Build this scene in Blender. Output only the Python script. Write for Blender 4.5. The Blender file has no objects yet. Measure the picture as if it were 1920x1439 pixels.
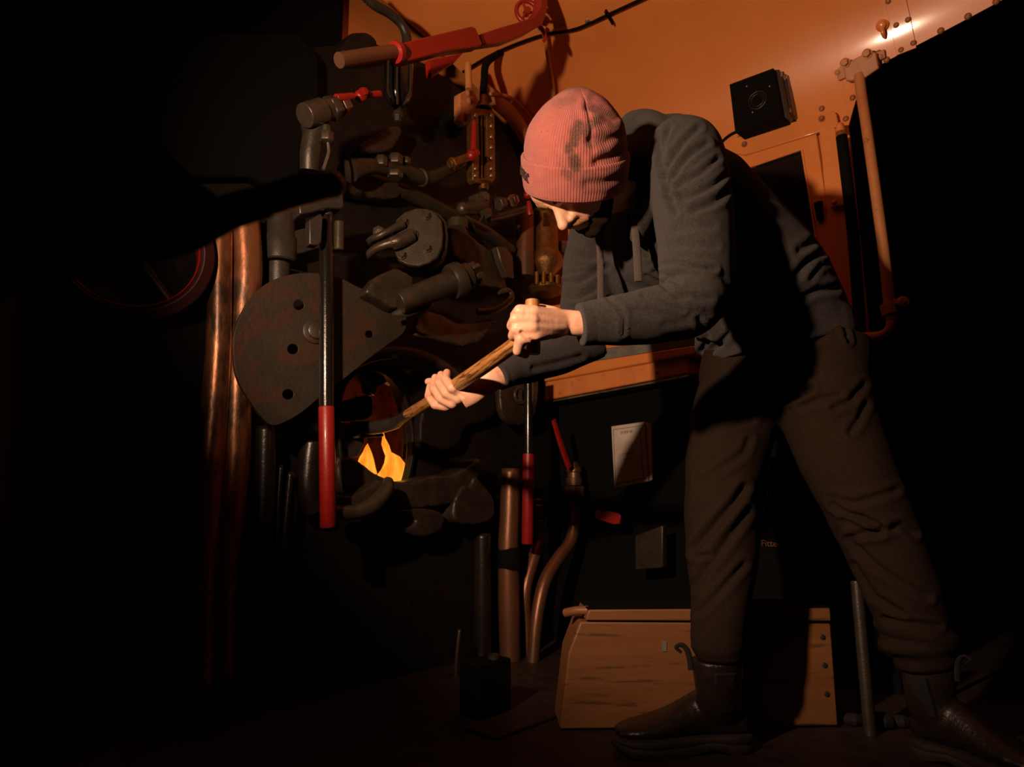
import bpy, bmesh, math, random
import numpy as np
from mathutils import Vector as V, Matrix, noise
random.seed(7)
SC = bpy.context.scene
COL = SC.collection
R = math.radians

# ------------------------------------------------------------------ camera
F = 1280.0
TH = R(10.5)
CAM = V((0, 0, 0.475))
RIGHT = V((1, 0, 0)); UPC = V((0, -math.sin(TH), math.cos(TH))); FWD = V((0, math.cos(TH), math.sin(TH)))
def ray(px, py):
    return FWD + RIGHT * ((px - 960) / F) + UPC * ((719.5 - py) / F)
def P(px, py, Y):
    d = ray(px, py); return CAM + d * (Y / d.y)
def FL(px, py, z=0.0):
    d = ray(px, py); return CAM + d * ((z - CAM.z) / d.z)
def proj(co):
    c = co - np.array(CAM)
    w = c @ np.array(FWD)
    return 960 + F * (c @ np.array(RIGHT)) / w, 719.5 - F * (c @ np.array(UPC)) / w, w
def ccv(x, y, t):            # right / up / towards the lens
    return (RIGHT * x + UPC * y - FWD * t)

class Plane:
    def __init__(s, p0, n, up=V((0, 0, 1))):
        s.p0 = V(p0); s.n = V(n).normalized()
        s.u = up.cross(s.n).normalized(); s.v = s.n.cross(s.u)
    def at(s, px, py, off=0.0):
        d = ray(px, py); o = s.p0 + s.n * off
        return CAM + d * ((o - CAM).dot(s.n) / d.dot(s.n))
    def shift(s, off): return Plane(s.p0 + s.n * off, s.n)
BETA = math.atan2(1460, 1280)
UB = V((math.cos(BETA), math.sin(BETA), 0)); NB = V((math.sin(BETA), -math.cos(BETA), 0))
PB = Plane((-0.42, 2.0, 0), NB)                     # boiler backhead face
CORNER = V((0.167, 2.67, 0))
PW = Plane(CORNER, -UB)                             # painted cab side
DW = NB                                             # along the side, towards the right of the view
PK = Plane(P(600, 650, 1.67), (0.60, -0.80, 0.0))   # fire door plate
# ------------------------------------------------------------------ materials
def mat(name, c, rough=.6, metal=0.0, c2=None, scale=20, c3=None, t3=.62, s3=8, bump=.15, bscale=60, coat=0.0,
        attr=None, stretch=(1, 1, 1), emit=None, estr=0, spec=.5, sheen=0):
    m = bpy.data.materials.new(name); m.use_nodes = True
    nt = m.node_tree; N = nt.nodes; L = nt.links; b = N['Principled BSDF']
    b.inputs['Roughness'].default_value = rough; b.inputs['Metallic'].default_value = metal
    b.inputs['Specular IOR Level'].default_value = spec
    if coat: b.inputs['Coat Weight'].default_value = coat; b.inputs['Coat Roughness'].default_value = .12
    if sheen: b.inputs['Sheen Weight'].default_value = sheen; b.inputs['Sheen Roughness'].default_value = .6
    if attr:
        tc = N.new('ShaderNodeAttribute'); tc.attribute_name = attr; src = tc.outputs['Vector']
    else:
        tc = N.new('ShaderNodeTexCoord'); src = tc.outputs['Object']
    mp = N.new('ShaderNodeMapping'); mp.inputs['Scale'].default_value = stretch; L.new(src, mp.inputs['Vector'])
    col = None
    def ns(sc, det=6, ro=.6):
        n = N.new('ShaderNodeTexNoise'); n.inputs['Scale'].default_value = sc; n.inputs['Detail'].default_value = det
        n.inputs['Roughness'].default_value = ro; L.new(mp.outputs[0], n.inputs['Vector']); return n
    def ramp(sock, a, bb):
        r = N.new('ShaderNodeMapRange'); r.inputs['From Min'].default_value = a; r.inputs['From Max'].default_value = bb
        L.new(sock, r.inputs['Value']); return r.outputs[0]
    base = (*c, 1)
    if c2:
        mx = N.new('ShaderNodeMix'); mx.data_type = 'RGBA'
        mx.inputs['A'].default_value = base; mx.inputs['B'].default_value = (*c2, 1)
        L.new(ramp(ns(scale).outputs['Fac'], .35, .65), mx.inputs['Factor']); col = mx.outputs['Result']
    if c3:
        mx3 = N.new('ShaderNodeMix'); mx3.data_type = 'RGBA'
        if col: L.new(col, mx3.inputs['A'])
        else: mx3.inputs['A'].default_value = base
        mx3.inputs['B'].default_value = (*c3, 1)
        L.new(ramp(ns(s3, 8, .65).outputs['Fac'], t3 - .05, t3 + .05), mx3.inputs['Factor']); col = mx3.outputs['Result']
    if col: L.new(col, b.inputs['Base Color'])
    else: b.inputs['Base Color'].default_value = base
    if bump:
        bp = N.new('ShaderNodeBump'); bp.inputs['Strength'].default_value = bump; bp.inputs['Distance'].default_value = .002
        L.new(ns(bscale, 4).outputs['Fac'], bp.inputs['Height']); L.new(bp.outputs[0], b.inputs['Normal'])
    if emit:
        b.inputs['Emission Color'].default_value = (*emit, 1); b.inputs['Emission Strength'].default_value = estr
    m['_b'] = 1
    return m
M = {}
M['paint'] = mat('orange_cab_paint', (.86, .285, .072), .36, 0, (.78, .25, .06), 3, bump=.12, bscale=420, coat=.8)
M['paint_dirty'] = mat('worn_orange_paint', (.80, .27, .075), .4, 0, (.68, .22, .06), 14, (.2, .1, .05), .66, 20, bump=.25, bscale=90)
M['black'] = mat('black_boiler_paint', (.007, .005, .0035), .6, 0, (.013, .009, .006), 18, (.022, .010, .005), .64, 22, bump=.35, bscale=110, spec=.25)
M['iron'] = mat('dark_cast_iron', (.034, .025, .017), .4, .35, (.054, .040, .027), 25, (.085, .036, .017), .66, 30, bump=.35, bscale=170)
M['iron2'] = mat('worn_grey_iron', (.062, .046, .031), .36, .45, (.092, .068, .046), 30, (.1, .05, .03), .64, 35, bump=.3, bscale=220)
M['rustplate'] = mat('rusty_plate', (.026, .020, .013), .5, .2, (.042, .029, .018), 9, (.058, .023, .011), .54, 11, bump=.6, bscale=80)
M['gloss'] = mat('glossy_black_enamel', (.010, .008, .007), .2, 0, bump=.25, bscale=260, coat=.5)
M['red'] = mat('red_enamel', (.33, .013, .009), .38, 0, (.28, .010, .007), 30, (.18, .02, .015), .68, 26, bump=.25, bscale=200, coat=.15)
M['copper'] = mat('tarnished_copper', (.46, .19, .085), .34, .65, (.26, .10, .045), 14, (.08, .045, .028), .54, 11, bump=.6, bscale=34, stretch=(1, 1, .35))
M['copperdull'] = mat('dull_copper', (.24, .10, .05), .4, .6, (.18, .085, .045), 10, (.12, .09, .06), .58, 8, bump=.4, bscale=60, stretch=(1, 1, .35))
M['brass'] = mat('dirty_brass', (.26, .125, .034), .34, .7, (.15, .07, .02), 30, (.12, .07, .03), .62, 40, bump=.8, bscale=220)
M['steel'] = mat('bright_steel', (.5, .42, .33), .3, .85, (.3, .25, .2), 40, bump=.2, bscale=150)
M['bone'] = mat('blackened_steel', (.05, .042, .034), .4, .5, (.075, .06, .05), 40, bump=.3, bscale=230)
M['pipeblack'] = mat('sooty_black_pipe', (.010, .008, .006), .3, 0, (.018, .012, .008), 20, bump=.3, bscale=120)
M['maroon'] = mat('dark_maroon_paint', (.030, .004, .003), .5, 0, bump=.2)
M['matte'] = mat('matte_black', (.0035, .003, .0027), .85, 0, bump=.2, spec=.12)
M['floor'] = mat('oily_floor_plate', (.024, .013, .009), .6, 0, (.038, .02, .013), 8, (.012, .008, .006), .58, 15, bump=.5, bscale=70)
M['glass'] = mat('dark_window_glass', (.010, .008, .007), .08, 0, bump=0)
M['wood'] = mat('ash_handle_wood', (.70, .34, .105), .4, 0, (.40, .155, .04), 110, (.14, .05, .018), .56, 170, bump=.6, bscale=60, attr='lc', stretch=(1, 1, .09), coat=.2)
M['chest'] = mat('worn_chest_wood', (.25, .10, .034), .5, 0, (.20, .076, .025), 26, (.10, .038, .014), .62, 60, bump=.4, bscale=40, stretch=(.10, .10, 1))
M['skin'] = mat('skin', (.92, .52, .35), .42, 0, (.88, .46, .30), 60, (.82, .36, .25), .60, 30, bump=.2, bscale=420)
M['skin'].node_tree.nodes['Principled BSDF'].inputs['Subsurface Weight'].default_value = .12
M['skin'].node_tree.nodes['Principled BSDF'].inputs['Subsurface Radius'].default_value = (.008, .003, .0015)
M['nail'] = mat('nail', (.55, .30, .22), .3, 0, bump=0)
M['hair'] = mat('ginger_brown_hair', (.17, .075, .03), .6, 0, (.34, .16, .06), 300, bump=.9, bscale=500)
M['beard'] = mat('shaded_beard_hair', (.014, .007, .004), .8, 0, (.028, .012, .006), 400, bump=1.0, bscale=600, spec=.15)
M['hoodie'] = mat('charcoal_fleece', (.058, .050, .047), .9, 0, (.030, .026, .025), 260, (.030, .025, .023), .67, 12, bump=1.0, bscale=900, spec=.15, sheen=.10)
M['cord'] = mat('grey_drawstring', (.15, .115, .105), .85, 0, (.09, .07, .065), 500, bump=1, bscale=900, spec=.2)
M['trouser'] = mat('brown_black_work_trousers', (.029, .0175, .0115), .92, 0, (.022, .0135, .009), 200, (.02, .013, .01), .66, 8, bump=.6, bscale=800, spec=.1)
M['leather'] = mat('scuffed_boot_leather', (.013, .008, .0055), .36, 0, (.022, .013, .009), 25, (.045, .025, .015), .66, 30, bump=.6, bscale=150)
M['rubber'] = mat('boot_sole_rubber', (.028, .017, .011), .7, 0, (.018, .011, .008), 40, bump=.5)
M['elastic'] = mat('black_elastic', (.010, .009, .009), .85, 0, bump=.8, bscale=600)
M['rivet'] = mat('grimy_orange_rivets', (.42, .14, .04), .5, 0, (.22, .08, .03), 120, bump=.2)
M['white'] = mat('grimy_white_card', (.52, .42, .34), .5, 0, (.36, .28, .22), 8, (.22, .16, .12), .62, 10, bump=.1)
M['ink'] = mat('dark_print', (.03, .025, .022), .6, 0, bump=0)
M['letter'] = mat('faded_red_lettering', (.20, .07, .035), .6, 0, bump=0)
M['greypad'] = mat('grey_sill_strip', (.20, .18, .155), .7, 0, (.14, .12, .1), 30, bump=.2)
M['coal'] = mat('glowing_coal', (.010, .007, .006), .8, 0, bump=.8, bscale=60)
M['fireplate'] = mat('heat_reddened_steel', (.20, .060, .028), .75, 0, (.12, .035, .018), 12, (.04, .015, .01), .6, 20, bump=.4)
M['fitting_paint'] = mat('pale_orange_fitting_paint', (.58, .23, .075), .5, 0, (.48, .19, .07), 20, (.2, .1, .05), .66, 30, bump=.3, bscale=100)

# hat: knitted ribs follow the knit around the head; soot stains come from a mesh attribute
def hat_material():
    m = mat('pink_rib_knit', (.49, .148, .122), .9, 0, (.43, .125, .104), 60, (.20, .06, .045), .665, 190, bump=0, attr='lc', spec=.1, sheen=.15)
    nt = m.node_tree; N = nt.nodes; L = nt.links; b = N['Principled BSDF']
    at = N.new('ShaderNodeAttribute'); at.attribute_name = 'rib'
    s1 = N.new('ShaderNodeMath'); s1.operation = 'SINE'; ml = N.new('ShaderNodeMath'); ml.operation = 'MULTIPLY'; ml.inputs[1].default_value = 112.0; L.new(at.outputs['Fac'], ml.inputs[0]); L.new(ml.outputs[0], s1.inputs[0])
    n = N.new('ShaderNodeTexNoise'); n.inputs['Scale'].default_value = 700; n.inputs['Detail'].default_value = 3
    at2 = N.new('ShaderNodeAttribute'); at2.attribute_name = 'lc'; L.new(at2.outputs['Vector'], n.inputs['Vector'])
    ad = N.new('ShaderNodeMath'); ad.operation = 'MULTIPLY_ADD'; L.new(s1.outputs[0], ad.inputs[0]); ad.inputs[1].default_value = .30
    L.new(n.outputs['Fac'], ad.inputs[2])
    bp = N.new('ShaderNodeBump'); bp.inputs['Strength'].default_value = .9; bp.inputs['Distance'].default_value = .0016
    L.new(ad.outputs[0], bp.inputs['Height']); L.new(bp.outputs[0], b.inputs['Normal'])
    st = N.new('ShaderNodeAttribute'); st.attribute_name = 'stain'
    old = b.inputs['Base Color'].links[0].from_socket
    mx = N.new('ShaderNodeMix'); mx.data_type = 'RGBA'; mx.inputs['B'].default_value = (.12, .058, .042, 1)
    n2 = N.new('ShaderNodeTexNoise'); n2.inputs['Scale'].default_value = 330; n2.inputs['Detail'].default_value = 4
    L.new(at2.outputs['Vector'], n2.inputs['Vector'])
    mu = N.new('ShaderNodeMath'); mu.operation = 'MULTIPLY_ADD'; L.new(n2.outputs['Fac'], mu.inputs[0]); mu.inputs[1].default_value = 2.0; mu.inputs[2].default_value = 0.0  # beard colour kept near black to carry the shade on the lower face
    m2 = N.new('ShaderNodeMath'); m2.operation = 'MULTIPLY'; m2.use_clamp = True; L.new(mu.outputs[0], m2.inputs[0]); L.new(st.outputs['Fac'], m2.inputs[1])
    L.new(m2.outputs[0], mx.inputs['Factor']); L.new(old, mx.inputs['A']); L.new(mx.outputs['Result'], b.inputs['Base Color'])
    return m
M['hat'] = hat_material()
def flame_material():
    m = bpy.data.materials.new('flame'); m.use_nodes = True; nt = m.node_tree; N = nt.nodes; L = nt.links
    N.remove(N['Principled BSDF']); out = N['Material Output']
    em = N.new('ShaderNodeEmission'); at = N.new('ShaderNodeAttribute'); at.attribute_name = 'heat'
    tc = N.new('ShaderNodeTexCoord'); mp = N.new('ShaderNodeMapping'); mp.inputs['Scale'].default_value = (60, 60, 14)
    L.new(tc.outputs['Object'], mp.inputs['Vector'])
    n = N.new('ShaderNodeTexNoise'); n.inputs['Scale'].default_value = 1.0; n.inputs['Detail'].default_value = 3; L.new(mp.outputs[0], n.inputs['Vector'])
    mu = N.new('ShaderNodeMath'); mu.operation = 'MULTIPLY_ADD'; L.new(n.outputs['Fac'], mu.inputs[0]); mu.inputs[1].default_value = .9; L.new(at.outputs['Fac'], mu.inputs[2])
    cr = N.new('ShaderNodeValToRGB'); L.new(mu.outputs[0], cr.inputs['Fac'])
    e = cr.color_ramp.elements; e[0].position = .20; e[0].color = (.75, .14, .01, 1); e[1].position = 1.0; e[1].color = (1, .70, .20, 1)
    e1 = e.new(.45); e1.color = (1, .30, .02, 1); e2 = e.new(.70); e2.color = (1, .48, .06, 1)
    e[-1].position = 1.0
    L.new(cr.outputs[0], em.inputs['Color']); em.inputs['Strength'].default_value = 1.15
    L.new(em.outputs[0], out.inputs['Surface']); return m
M['flame'] = flame_material()

# ------------------------------------------------------------------ mesh builder
def basis(axis, side=None):
    a = V(axis).normalized()
    s = V(side) if side is not None else (V((0, 0, 1)) if abs(a.z) < .9 else V((1, 0, 0)))
    x = (s - a * s.dot(a))
    if x.length < 1e-6: x = a.orthogonal()
    x.normalize(); return x, a.cross(x), a
def chaikin(px, it=2):
    for _ in range(it):
        o = []
        for i in range(len(px)):
            (a, b), (c, d) = px[i], px[(i + 1) % len(px)]
            o += [(a * .75 + c * .25, b * .75 + d * .25), (a * .25 + c * .75, b * .25 + d * .75)]
        px = o
    return px
class MB:
    def __init__(s): s.v = []; s.f = []; s.lc = []
    def _add(s, vs, fs, lc=None):
        b = len(s.v); s.v += [V(p) for p in vs]; s.f += [tuple(b + i for i in f) for f in fs]
        s.lc += [V(p) for p in (lc if lc is not None else vs)]; return s
    def box(s, c, x, y, z):      # centre and three half vectors
        c, x, y, z = V(c), V(x), V(y), V(z)
        vs = [c + x * i + y * j + z * k for i in (-1, 1) for j in (-1, 1) for k in (-1, 1)]
        return s._add(vs, [(0, 1, 3, 2), (4, 6, 7, 5), (0, 4, 5, 1), (2, 3, 7, 6), (0, 2, 6, 4), (1, 5, 7, 3)])
    def rings(s, rr, cap=True, closed=False):
        n = len(rr[0]); vs = [p for r in rr for p in r]; fs = []
        m = len(rr)
        for i in range(m if closed else m - 1):
            k = (i + 1) % m
            for j in range(n):
                j2 = (j + 1) % n; fs.append((i * n + j, i * n + j2, k * n + j2, k * n + j))
        if cap and not closed:
            fs.append(tuple(range(n))[::-1]); fs.append(tuple((m - 1) * n + j for j in range(n)))
        return vs, fs
    def lathe(s, c, axis, prof, n=24, side=None, sx=1, sy=1, cap=True):     # prof: (t along axis, radius)
        x, y, a = basis(axis, side); c = V(c); rr = []; lc = []
        for t, r in prof:
            for j in range(n):
                an = 2 * math.pi * j / n
                lc.append(V((math.cos(an) * r * sx, math.sin(an) * r * sy, t)))
            rr.append([c + a * t + x * (math.cos(2 * math.pi * j / n) * r * sx) + y * (math.sin(2 * math.pi * j / n) * r * sy) for j in range(n)])
        vs, fs = s.rings(rr, cap); return s._add(vs, fs, lc)
    def cyl(s, p, q, r, r2=None, n=20):
        p, q = V(p), V(q); return s.lathe(p, q - p, [(0, r), ((q - p).length, r if r2 is None else r2)], n)
    def hexa(s, c, axis, r, h, side=None):
        return s.lathe(c, axis, [(-h / 2, r * .93), (-h / 2 + h * .1, r), (h / 2 - h * .1, r), (h / 2, r * .93)], 6, side)
    def bolt(s, c, axis, r, h=None):
        h = h or r * 1.1; c = V(c); a = V(axis).normalized()
        s.cyl(c - a * .003, c + a * h * .3, r * 1.25, n=16)
        return s.lathe(c, a, [(h * .3, r), (h * .9, r), (h * 1.05, r * .8)], 6)
    def rivet(s, c, axis, r):
        return s.lathe(c, axis, [(-.003, r), (0, r), (r * .35, r * .85), (r * .55, r * .5), (r * .62, r * .1)], 14)
    def ball(s, c, r, sx=1, sy=1, sz=1, ax=None, n=20, m=12):
        c = V(c); X, Y, Z = (ax or (V((1, 0, 0)), V((0, 1, 0)), V((0, 0, 1)))); rr = []
        for i in range(1, m):
            ph = math.pi * i / m
            rr.append([c + X * (r * sx * math.sin(ph) * math.cos(2 * math.pi * j / n)) + Y * (r * sy * math.sin(ph) * math.sin(2 * math.pi * j / n)) - Z * (r * sz * math.cos(ph)) for j in range(n)])
        vs, fs = s.rings(rr, False)
        b = len(vs); vs += [c - Z * (r * sz), c + Z * (r * sz)]
        for j in range(n):
            j2 = (j + 1) % n; fs.append((b, j2, j)); k = (m - 2) * n; fs.append((b + 1, k + j, k + j2))
        return s._add(vs, fs)
    def tube(s, pts, r, n=16, smooth=True, sub=6, cap=True, closed=False, squash=1.0, side=None):
        pts = [V(p) for p in pts]; rad = list(r) if hasattr(r, '__len__') else [r] * len(pts)
        if smooth and len(pts) > 2:
            np_, nr = [], []
            m = len(pts); rng = range(m if closed else m - 1)
            for i in rng:
                if closed: p0, p1, p2, p3 = pts[(i - 1) % m], pts[i], pts[(i + 1) % m], pts[(i + 2) % m]
                else: p0, p1, p2, p3 = pts[max(i - 1, 0)], pts[i], pts[i + 1], pts[min(i + 2, m - 1)]
                for k in range(sub):
                    t = k / sub
                    np_.append(.5 * ((2 * p1) + (p2 - p0) * t + (2 * p0 - 5 * p1 + 4 * p2 - p3) * t * t + (3 * p1 - p0 - 3 * p2 + p3) * t ** 3))
                    a, b = rad[i], rad[(i + 1) % m]; tt = t * t * (3 - 2 * t); nr.append(a + (b - a) * tt)
            if not closed: np_.append(pts[-1]); nr.append(rad[-1])
            pts, rad = np_, nr
        m = len(pts); rr = []; lc = []; pv = None; ln = 0
        for i in range(m):
            if closed: tg = pts[(i + 1) % m] - pts[i - 1]
            else: tg = pts[min(i + 1, m - 1)] - pts[max(i - 1, 0)]
            x, y, a = basis(tg, pv if pv is not None else side); pv = x
            if i: ln += (pts[i] - pts[i - 1]).length
            rr.append([pts[i] + x * (math.cos(2 * math.pi * j / n) * rad[i]) + y * (math.sin(2 * math.pi * j / n) * rad[i] * squash) for j in range(n)])
            lc += [V((math.cos(2 * math.pi * j / n) * rad[i], math.sin(2 * math.pi * j / n) * rad[i], ln)) for j in range(n)]
        vs, fs = s.rings(rr, cap, closed); return s._add(vs, fs, lc)
    def capsule(s, p, q, r, r2=None, n=16):
        r2 = r if r2 is None else r2; p, q = V(p), V(q); L_ = (q - p).length; pr = []
        for i in range(5): a = math.pi / 2 * i / 5; pr.append((-r * math.cos(a), max(r * math.sin(a), r * .05)))
        pr.append((0, r)); pr.append((L_, r2))
        for i in range(1, 6): a = math.pi / 2 * i / 5; pr.append((L_ + r2 * math.sin(a), max(r2 * math.cos(a), r2 * .05)))
        return s.lathe(p, q - p if L_ > 1e-6 else V((0, 0, 1)), pr, n)
    def chain(s, pts, rad, n=16):
        for i in range(len(pts) - 1): s.capsule(pts[i], pts[i + 1], rad[i], rad[i + 1], n)
        return s
    def prism(s, front, nrm, th):
        fr = [V(p) for p in front]; n = V(nrm).normalized(); k = len(fr)
        vs = fr + [p - n * th for p in fr]
        fs = [tuple(range(k)), tuple(range(2 * k - 1, k - 1, -1))] + [(i, i + k, (i + 1) % k + k, (i + 1) % k) for i in range(k)]
        return s._add(vs, fs)
    def plate(s, pl, px, off, th):            # outline read off a plane of the place
        return s.prism([pl.at(x, y, off) for x, y in px], pl.n, th)
    def punch(s, pl, px, off, ext):           # cutter: outline read at one plane, pushed both ways
        return s.prism([pl.at(x, y, off) + pl.n * ext for x, y in px], pl.n, 2 * ext)
    def torus(s, c, axis, R_, r, n=36, m=12, arc=(0, 2 * math.pi), side=None, sq=1.0):
        x, y, a = basis(axis, side); full = abs(arc[1] - arc[0] - 2 * math.pi) < 1e-3; rr = []
        k = n if full else n + 1
        for i in range(k):
            t = arc[0] + (arc[1] - arc[0]) * i / n; d = x * math.cos(t) + y * math.sin(t)
            rr.append([V(c) + d * (R_ + r * math.cos(2 * math.pi * j / m)) + a * (r * sq * math.sin(2 * math.pi * j / m)) for j in range(m)])
        vs, fs = s.rings(rr, True, full); return s._add(vs, fs)
    def mesh(s, name='m', origin=V((0, 0, 0)), sharp=38, lc=False):
        me = bpy.data.meshes.new(name)
        me.from_pydata([tuple(p - origin) for p in s.v], [], s.f)
        if lc:
            a = me.attributes.new('lc', 'FLOAT_VECTOR', 'POINT'); a.data.foreach_set('vector', np.array([tuple(p) for p in s.lc], dtype=np.float32).ravel())
        bm = bmesh.new(); bm.from_mesh(me); bmesh.ops.recalc_face_normals(bm, faces=bm.faces); bm.to_mesh(me); bm.free()
        me.shade_smooth()
        if sharp: me.set_sharp_from_angle(angle=R(sharp))
        return me
LOC = {}
def wl(o): return LOC[o.name]
def put(o, parent, world):
    LOC[o.name] = V(world)
    if parent: o.parent = parent; o.location = V(world) - wl(parent)
    else: o.location = V(world)
def tag(o, label=None, cat=None, group=None, kind=None):
    if label: o['label'] = label
    if cat: o['category'] = cat
    if group: o['group'] = group
    if kind: o['kind'] = kind
    return o
def base_of(vs):
    xs = [p.x for p in vs]; ys = [p.y for p in vs]; zs = [p.z for p in vs]
    return V(((min(xs) + max(xs)) / 2, (min(ys) + max(ys)) / 2, min(zs)))
def obj(name, mb, m, parent=None, bevel=0, sharp=38, label=None, cat=None, group=None, kind=None, lc=False, seg=2):
    c = base_of(mb.v); me = mb.mesh(name, c, sharp, lc)
    for mm in (m if isinstance(m, (list, tuple)) else [m]): me.materials.append(M[mm] if isinstance(mm, str) else mm)
    o = bpy.data.objects.new(name, me); COL.objects.link(o); put(o, parent, c)
    if bevel:
        b = o.modifiers.new('bevel', 'BEVEL'); b.width = bevel; b.segments = seg; b.limit_method = 'ANGLE'; b.angle_limit = R(40); b.harden_normals = False
    return tag(o, label, cat, group, kind)
def empty(name, loc, label, cat, group=None):
    o = bpy.data.objects.new(name, None); COL.objects.link(o); o.empty_display_size = .05; put(o, None, loc)
    return tag(o, label, cat, group)
def bake(o):
    dg = bpy.context.evaluated_depsgraph_get(); ev = o.evaluated_get(dg)
    me = bpy.data.meshes.new_from_object(ev, depsgraph=dg); old = o.data; o.modifiers.clear(); o.data = me
    bpy.data.meshes.remove(old); return me
def cut(o, mb):
    c = bpy.data.objects.new('c', mb.mesh('c')); COL.objects.link(c)
    b = o.modifiers.new('b', 'BOOLEAN'); b.operation = 'DIFFERENCE'; b.object = c; b.solver = 'EXACT'
    for i, md in enumerate(list(o.modifiers)):
        pass
    nm = len(o.modifiers)
    if nm > 1: o.modifiers.move(nm - 1, 0)
    bev = [md for md in o.modifiers if md.type == 'BEVEL']
    save = [(md.width, md.segments) for md in bev]
    for md in bev: o.modifiers.remove(md)
    bpy.context.view_layer.update(); bake(o)
    for w, sg in save:
        b = o.modifiers.new('bevel', 'BEVEL'); b.width = w; b.segments = sg; b.limit_method = 'ANGLE'; b.angle_limit = R(40)
    o.data.shade_smooth(); o.data.set_sharp_from_angle(angle=R(38))
    cm = c.data; bpy.data.objects.remove(c); bpy.data.meshes.remove(cm)
def remesh(mb, voxel, smooth=4, fac=.5):
    me = mb.mesh('t', sharp=None); o = bpy.data.objects.new('t', me); COL.objects.link(o)
    r = o.modifiers.new('r', 'REMESH'); r.mode = 'VOXEL'; r.voxel_size = voxel
    if smooth:
        s_ = o.modifiers.new('s', 'SMOOTH'); s_.factor = fac; s_.iterations = smooth
    bpy.context.view_layer.update(); me2 = bake(o)
    bpy.data.objects.remove(o); return me2
def lump(name, mb, m, parent=None, voxel=.006, smooth=10, amp=.0015, **k):
    """a cast piece: edges rounded off, slightly uneven skin"""
    me = remesh(mb, voxel, smooth); co = get_co(me); no = get_no(me)
    d = np.array([noise.noise(V(p) * 22) + .4 * noise.noise(V(p) * 60) for p in co]) * amp
    me.vertices.foreach_set('co', (co + no * d[:, None]).astype(np.float32).ravel()); me.update()
    o = mesh_obj(name, me, m, parent); return tag(o, k.get('label'), k.get('cat'), k.get('group'))
def seg_dist(X, Y, poly):
    best = np.full(X.shape, 1e9)
    for (x0, y0), (x1, y1) in zip(poly[:-1], poly[1:]):
        dx, dy = x1 - x0, y1 - y0; L2 = dx * dx + dy * dy + 1e-9
        t = np.clip(((X - x0) * dx + (Y - y0) * dy) / L2, 0, 1)
        best = np.minimum(best, np.hypot(X - x0 - t * dx, Y - y0 - t * dy))
    return best
def get_co(me):
    co = np.empty(len(me.vertices) * 3, dtype=np.float32); me.vertices.foreach_get('co', co); return co.reshape(-1, 3).astype(float)
def get_no(me):
    co = np.empty(len(me.vertices) * 3, dtype=np.float32); me.vertices.foreach_get('normal', co); return co.reshape(-1, 3).astype(float)
def fold_mesh(me, folds, noise_amp=0, noise_scale=8, seed=0, passes=2):
    """press real creases (polyline, width px, depth m) and soft rumples into cloth"""
    co = get_co(me); no = get_no(me)
    X, Y, W = proj(co); view = co - np.array(CAM); view /= np.linalg.norm(view, axis=1)[:, None]
    face = np.clip(-(no * view).sum(1) * 2.5, 0, 1)
    d = np.zeros(len(co))
    for poly, w, a in folds:
        q = seg_dist(X, Y, poly)
        d += face * a * (-np.exp(-(q / w) ** 2) + .55 * np.exp(-((q - 2.1 * w) / (1.1 * w)) ** 2))
    if noise_amp:
        o3 = V((seed * 3.1, seed * 1.7, 0))
        d += noise_amp * np.array([noise.noise(V(p) * noise_scale + o3) + .5 * noise.noise(V(p) * noise_scale * 2.3 + o3) for p in co])
    co += no * d[:, None]
    me.vertices.foreach_set('co', co.astype(np.float32).ravel()); me.update()
def mesh_obj(name, me, m, parent, label=None, cat=None, lc=None):
    co = get_co(me); c = V(((co[:, 0].min() + co[:, 0].max()) / 2, (co[:, 1].min() + co[:, 1].max()) / 2, co[:, 2].min()))
    co -= np.array(c); me.vertices.foreach_set('co', co.astype(np.float32).ravel()); me.update()
    me.materials.clear(); me.materials.append(M[m]); me.shade_smooth(); me.name = name
    o = bpy.data.objects.new(name, me); COL.objects.link(o); put(o, parent, c); return tag(o, label, cat)
# ================================================================== the setting
ZW = 1.66; RR = .42                                  # height where the side starts to curl over; its radius
def prof(t):                                         # t: length up the section -> (towards the cab, height)
    if t <= ZW: return 0.0, t
    a = (t - ZW) / RR; amax = R(72)
    if a <= amax: return RR * (1 - math.cos(a)), ZW + RR * math.sin(a)
    r = (t - ZW) - RR * amax
    n0, z0 = RR * (1 - math.cos(amax)), ZW + RR * math.sin(amax)
    sl = R(18) - r * .12
    return n0 + r * math.cos(sl), z0 + r * math.sin(max(sl, 0.0)) * .9
def wp(s, t, off=0.0):
    n, z = prof(t); n2, z2 = prof(t + .01); tn = V((n2 - n, 0, z2 - z)).normalized()
    return CORNER + DW * s - UB * (n + off * tn.z) + V((0, 0, z - off * tn.x))
def wall_st(px, py):                                 # where a sight line meets the curved side
    best = None
    d = ray(px, py)
    for i in range(10, 1700):
        k = i * .002
        p = CAM + d * k
        rel = p - CORNER; s = rel.dot(DW); n = rel.dot(-UB); z = p.z
        # nearest section parameter
        if z < ZW:
            g = n
        elif z < ZW + RR * .7:
            a_ = math.asin((z - ZW) / RR); g = n - RR * (1 - math.cos(a_)); tt = ZW + RR * a_
        else:
            t = ZW
            g = None
            # height test against section at this n
            tt = ZW
            while tt < ZW + 3 and prof(tt)[0] < n: tt += .004
            g = prof(tt)[1] - z
        if g <= 0:
            if z < ZW: return s, z
            return s, tt
    return s, z
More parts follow.
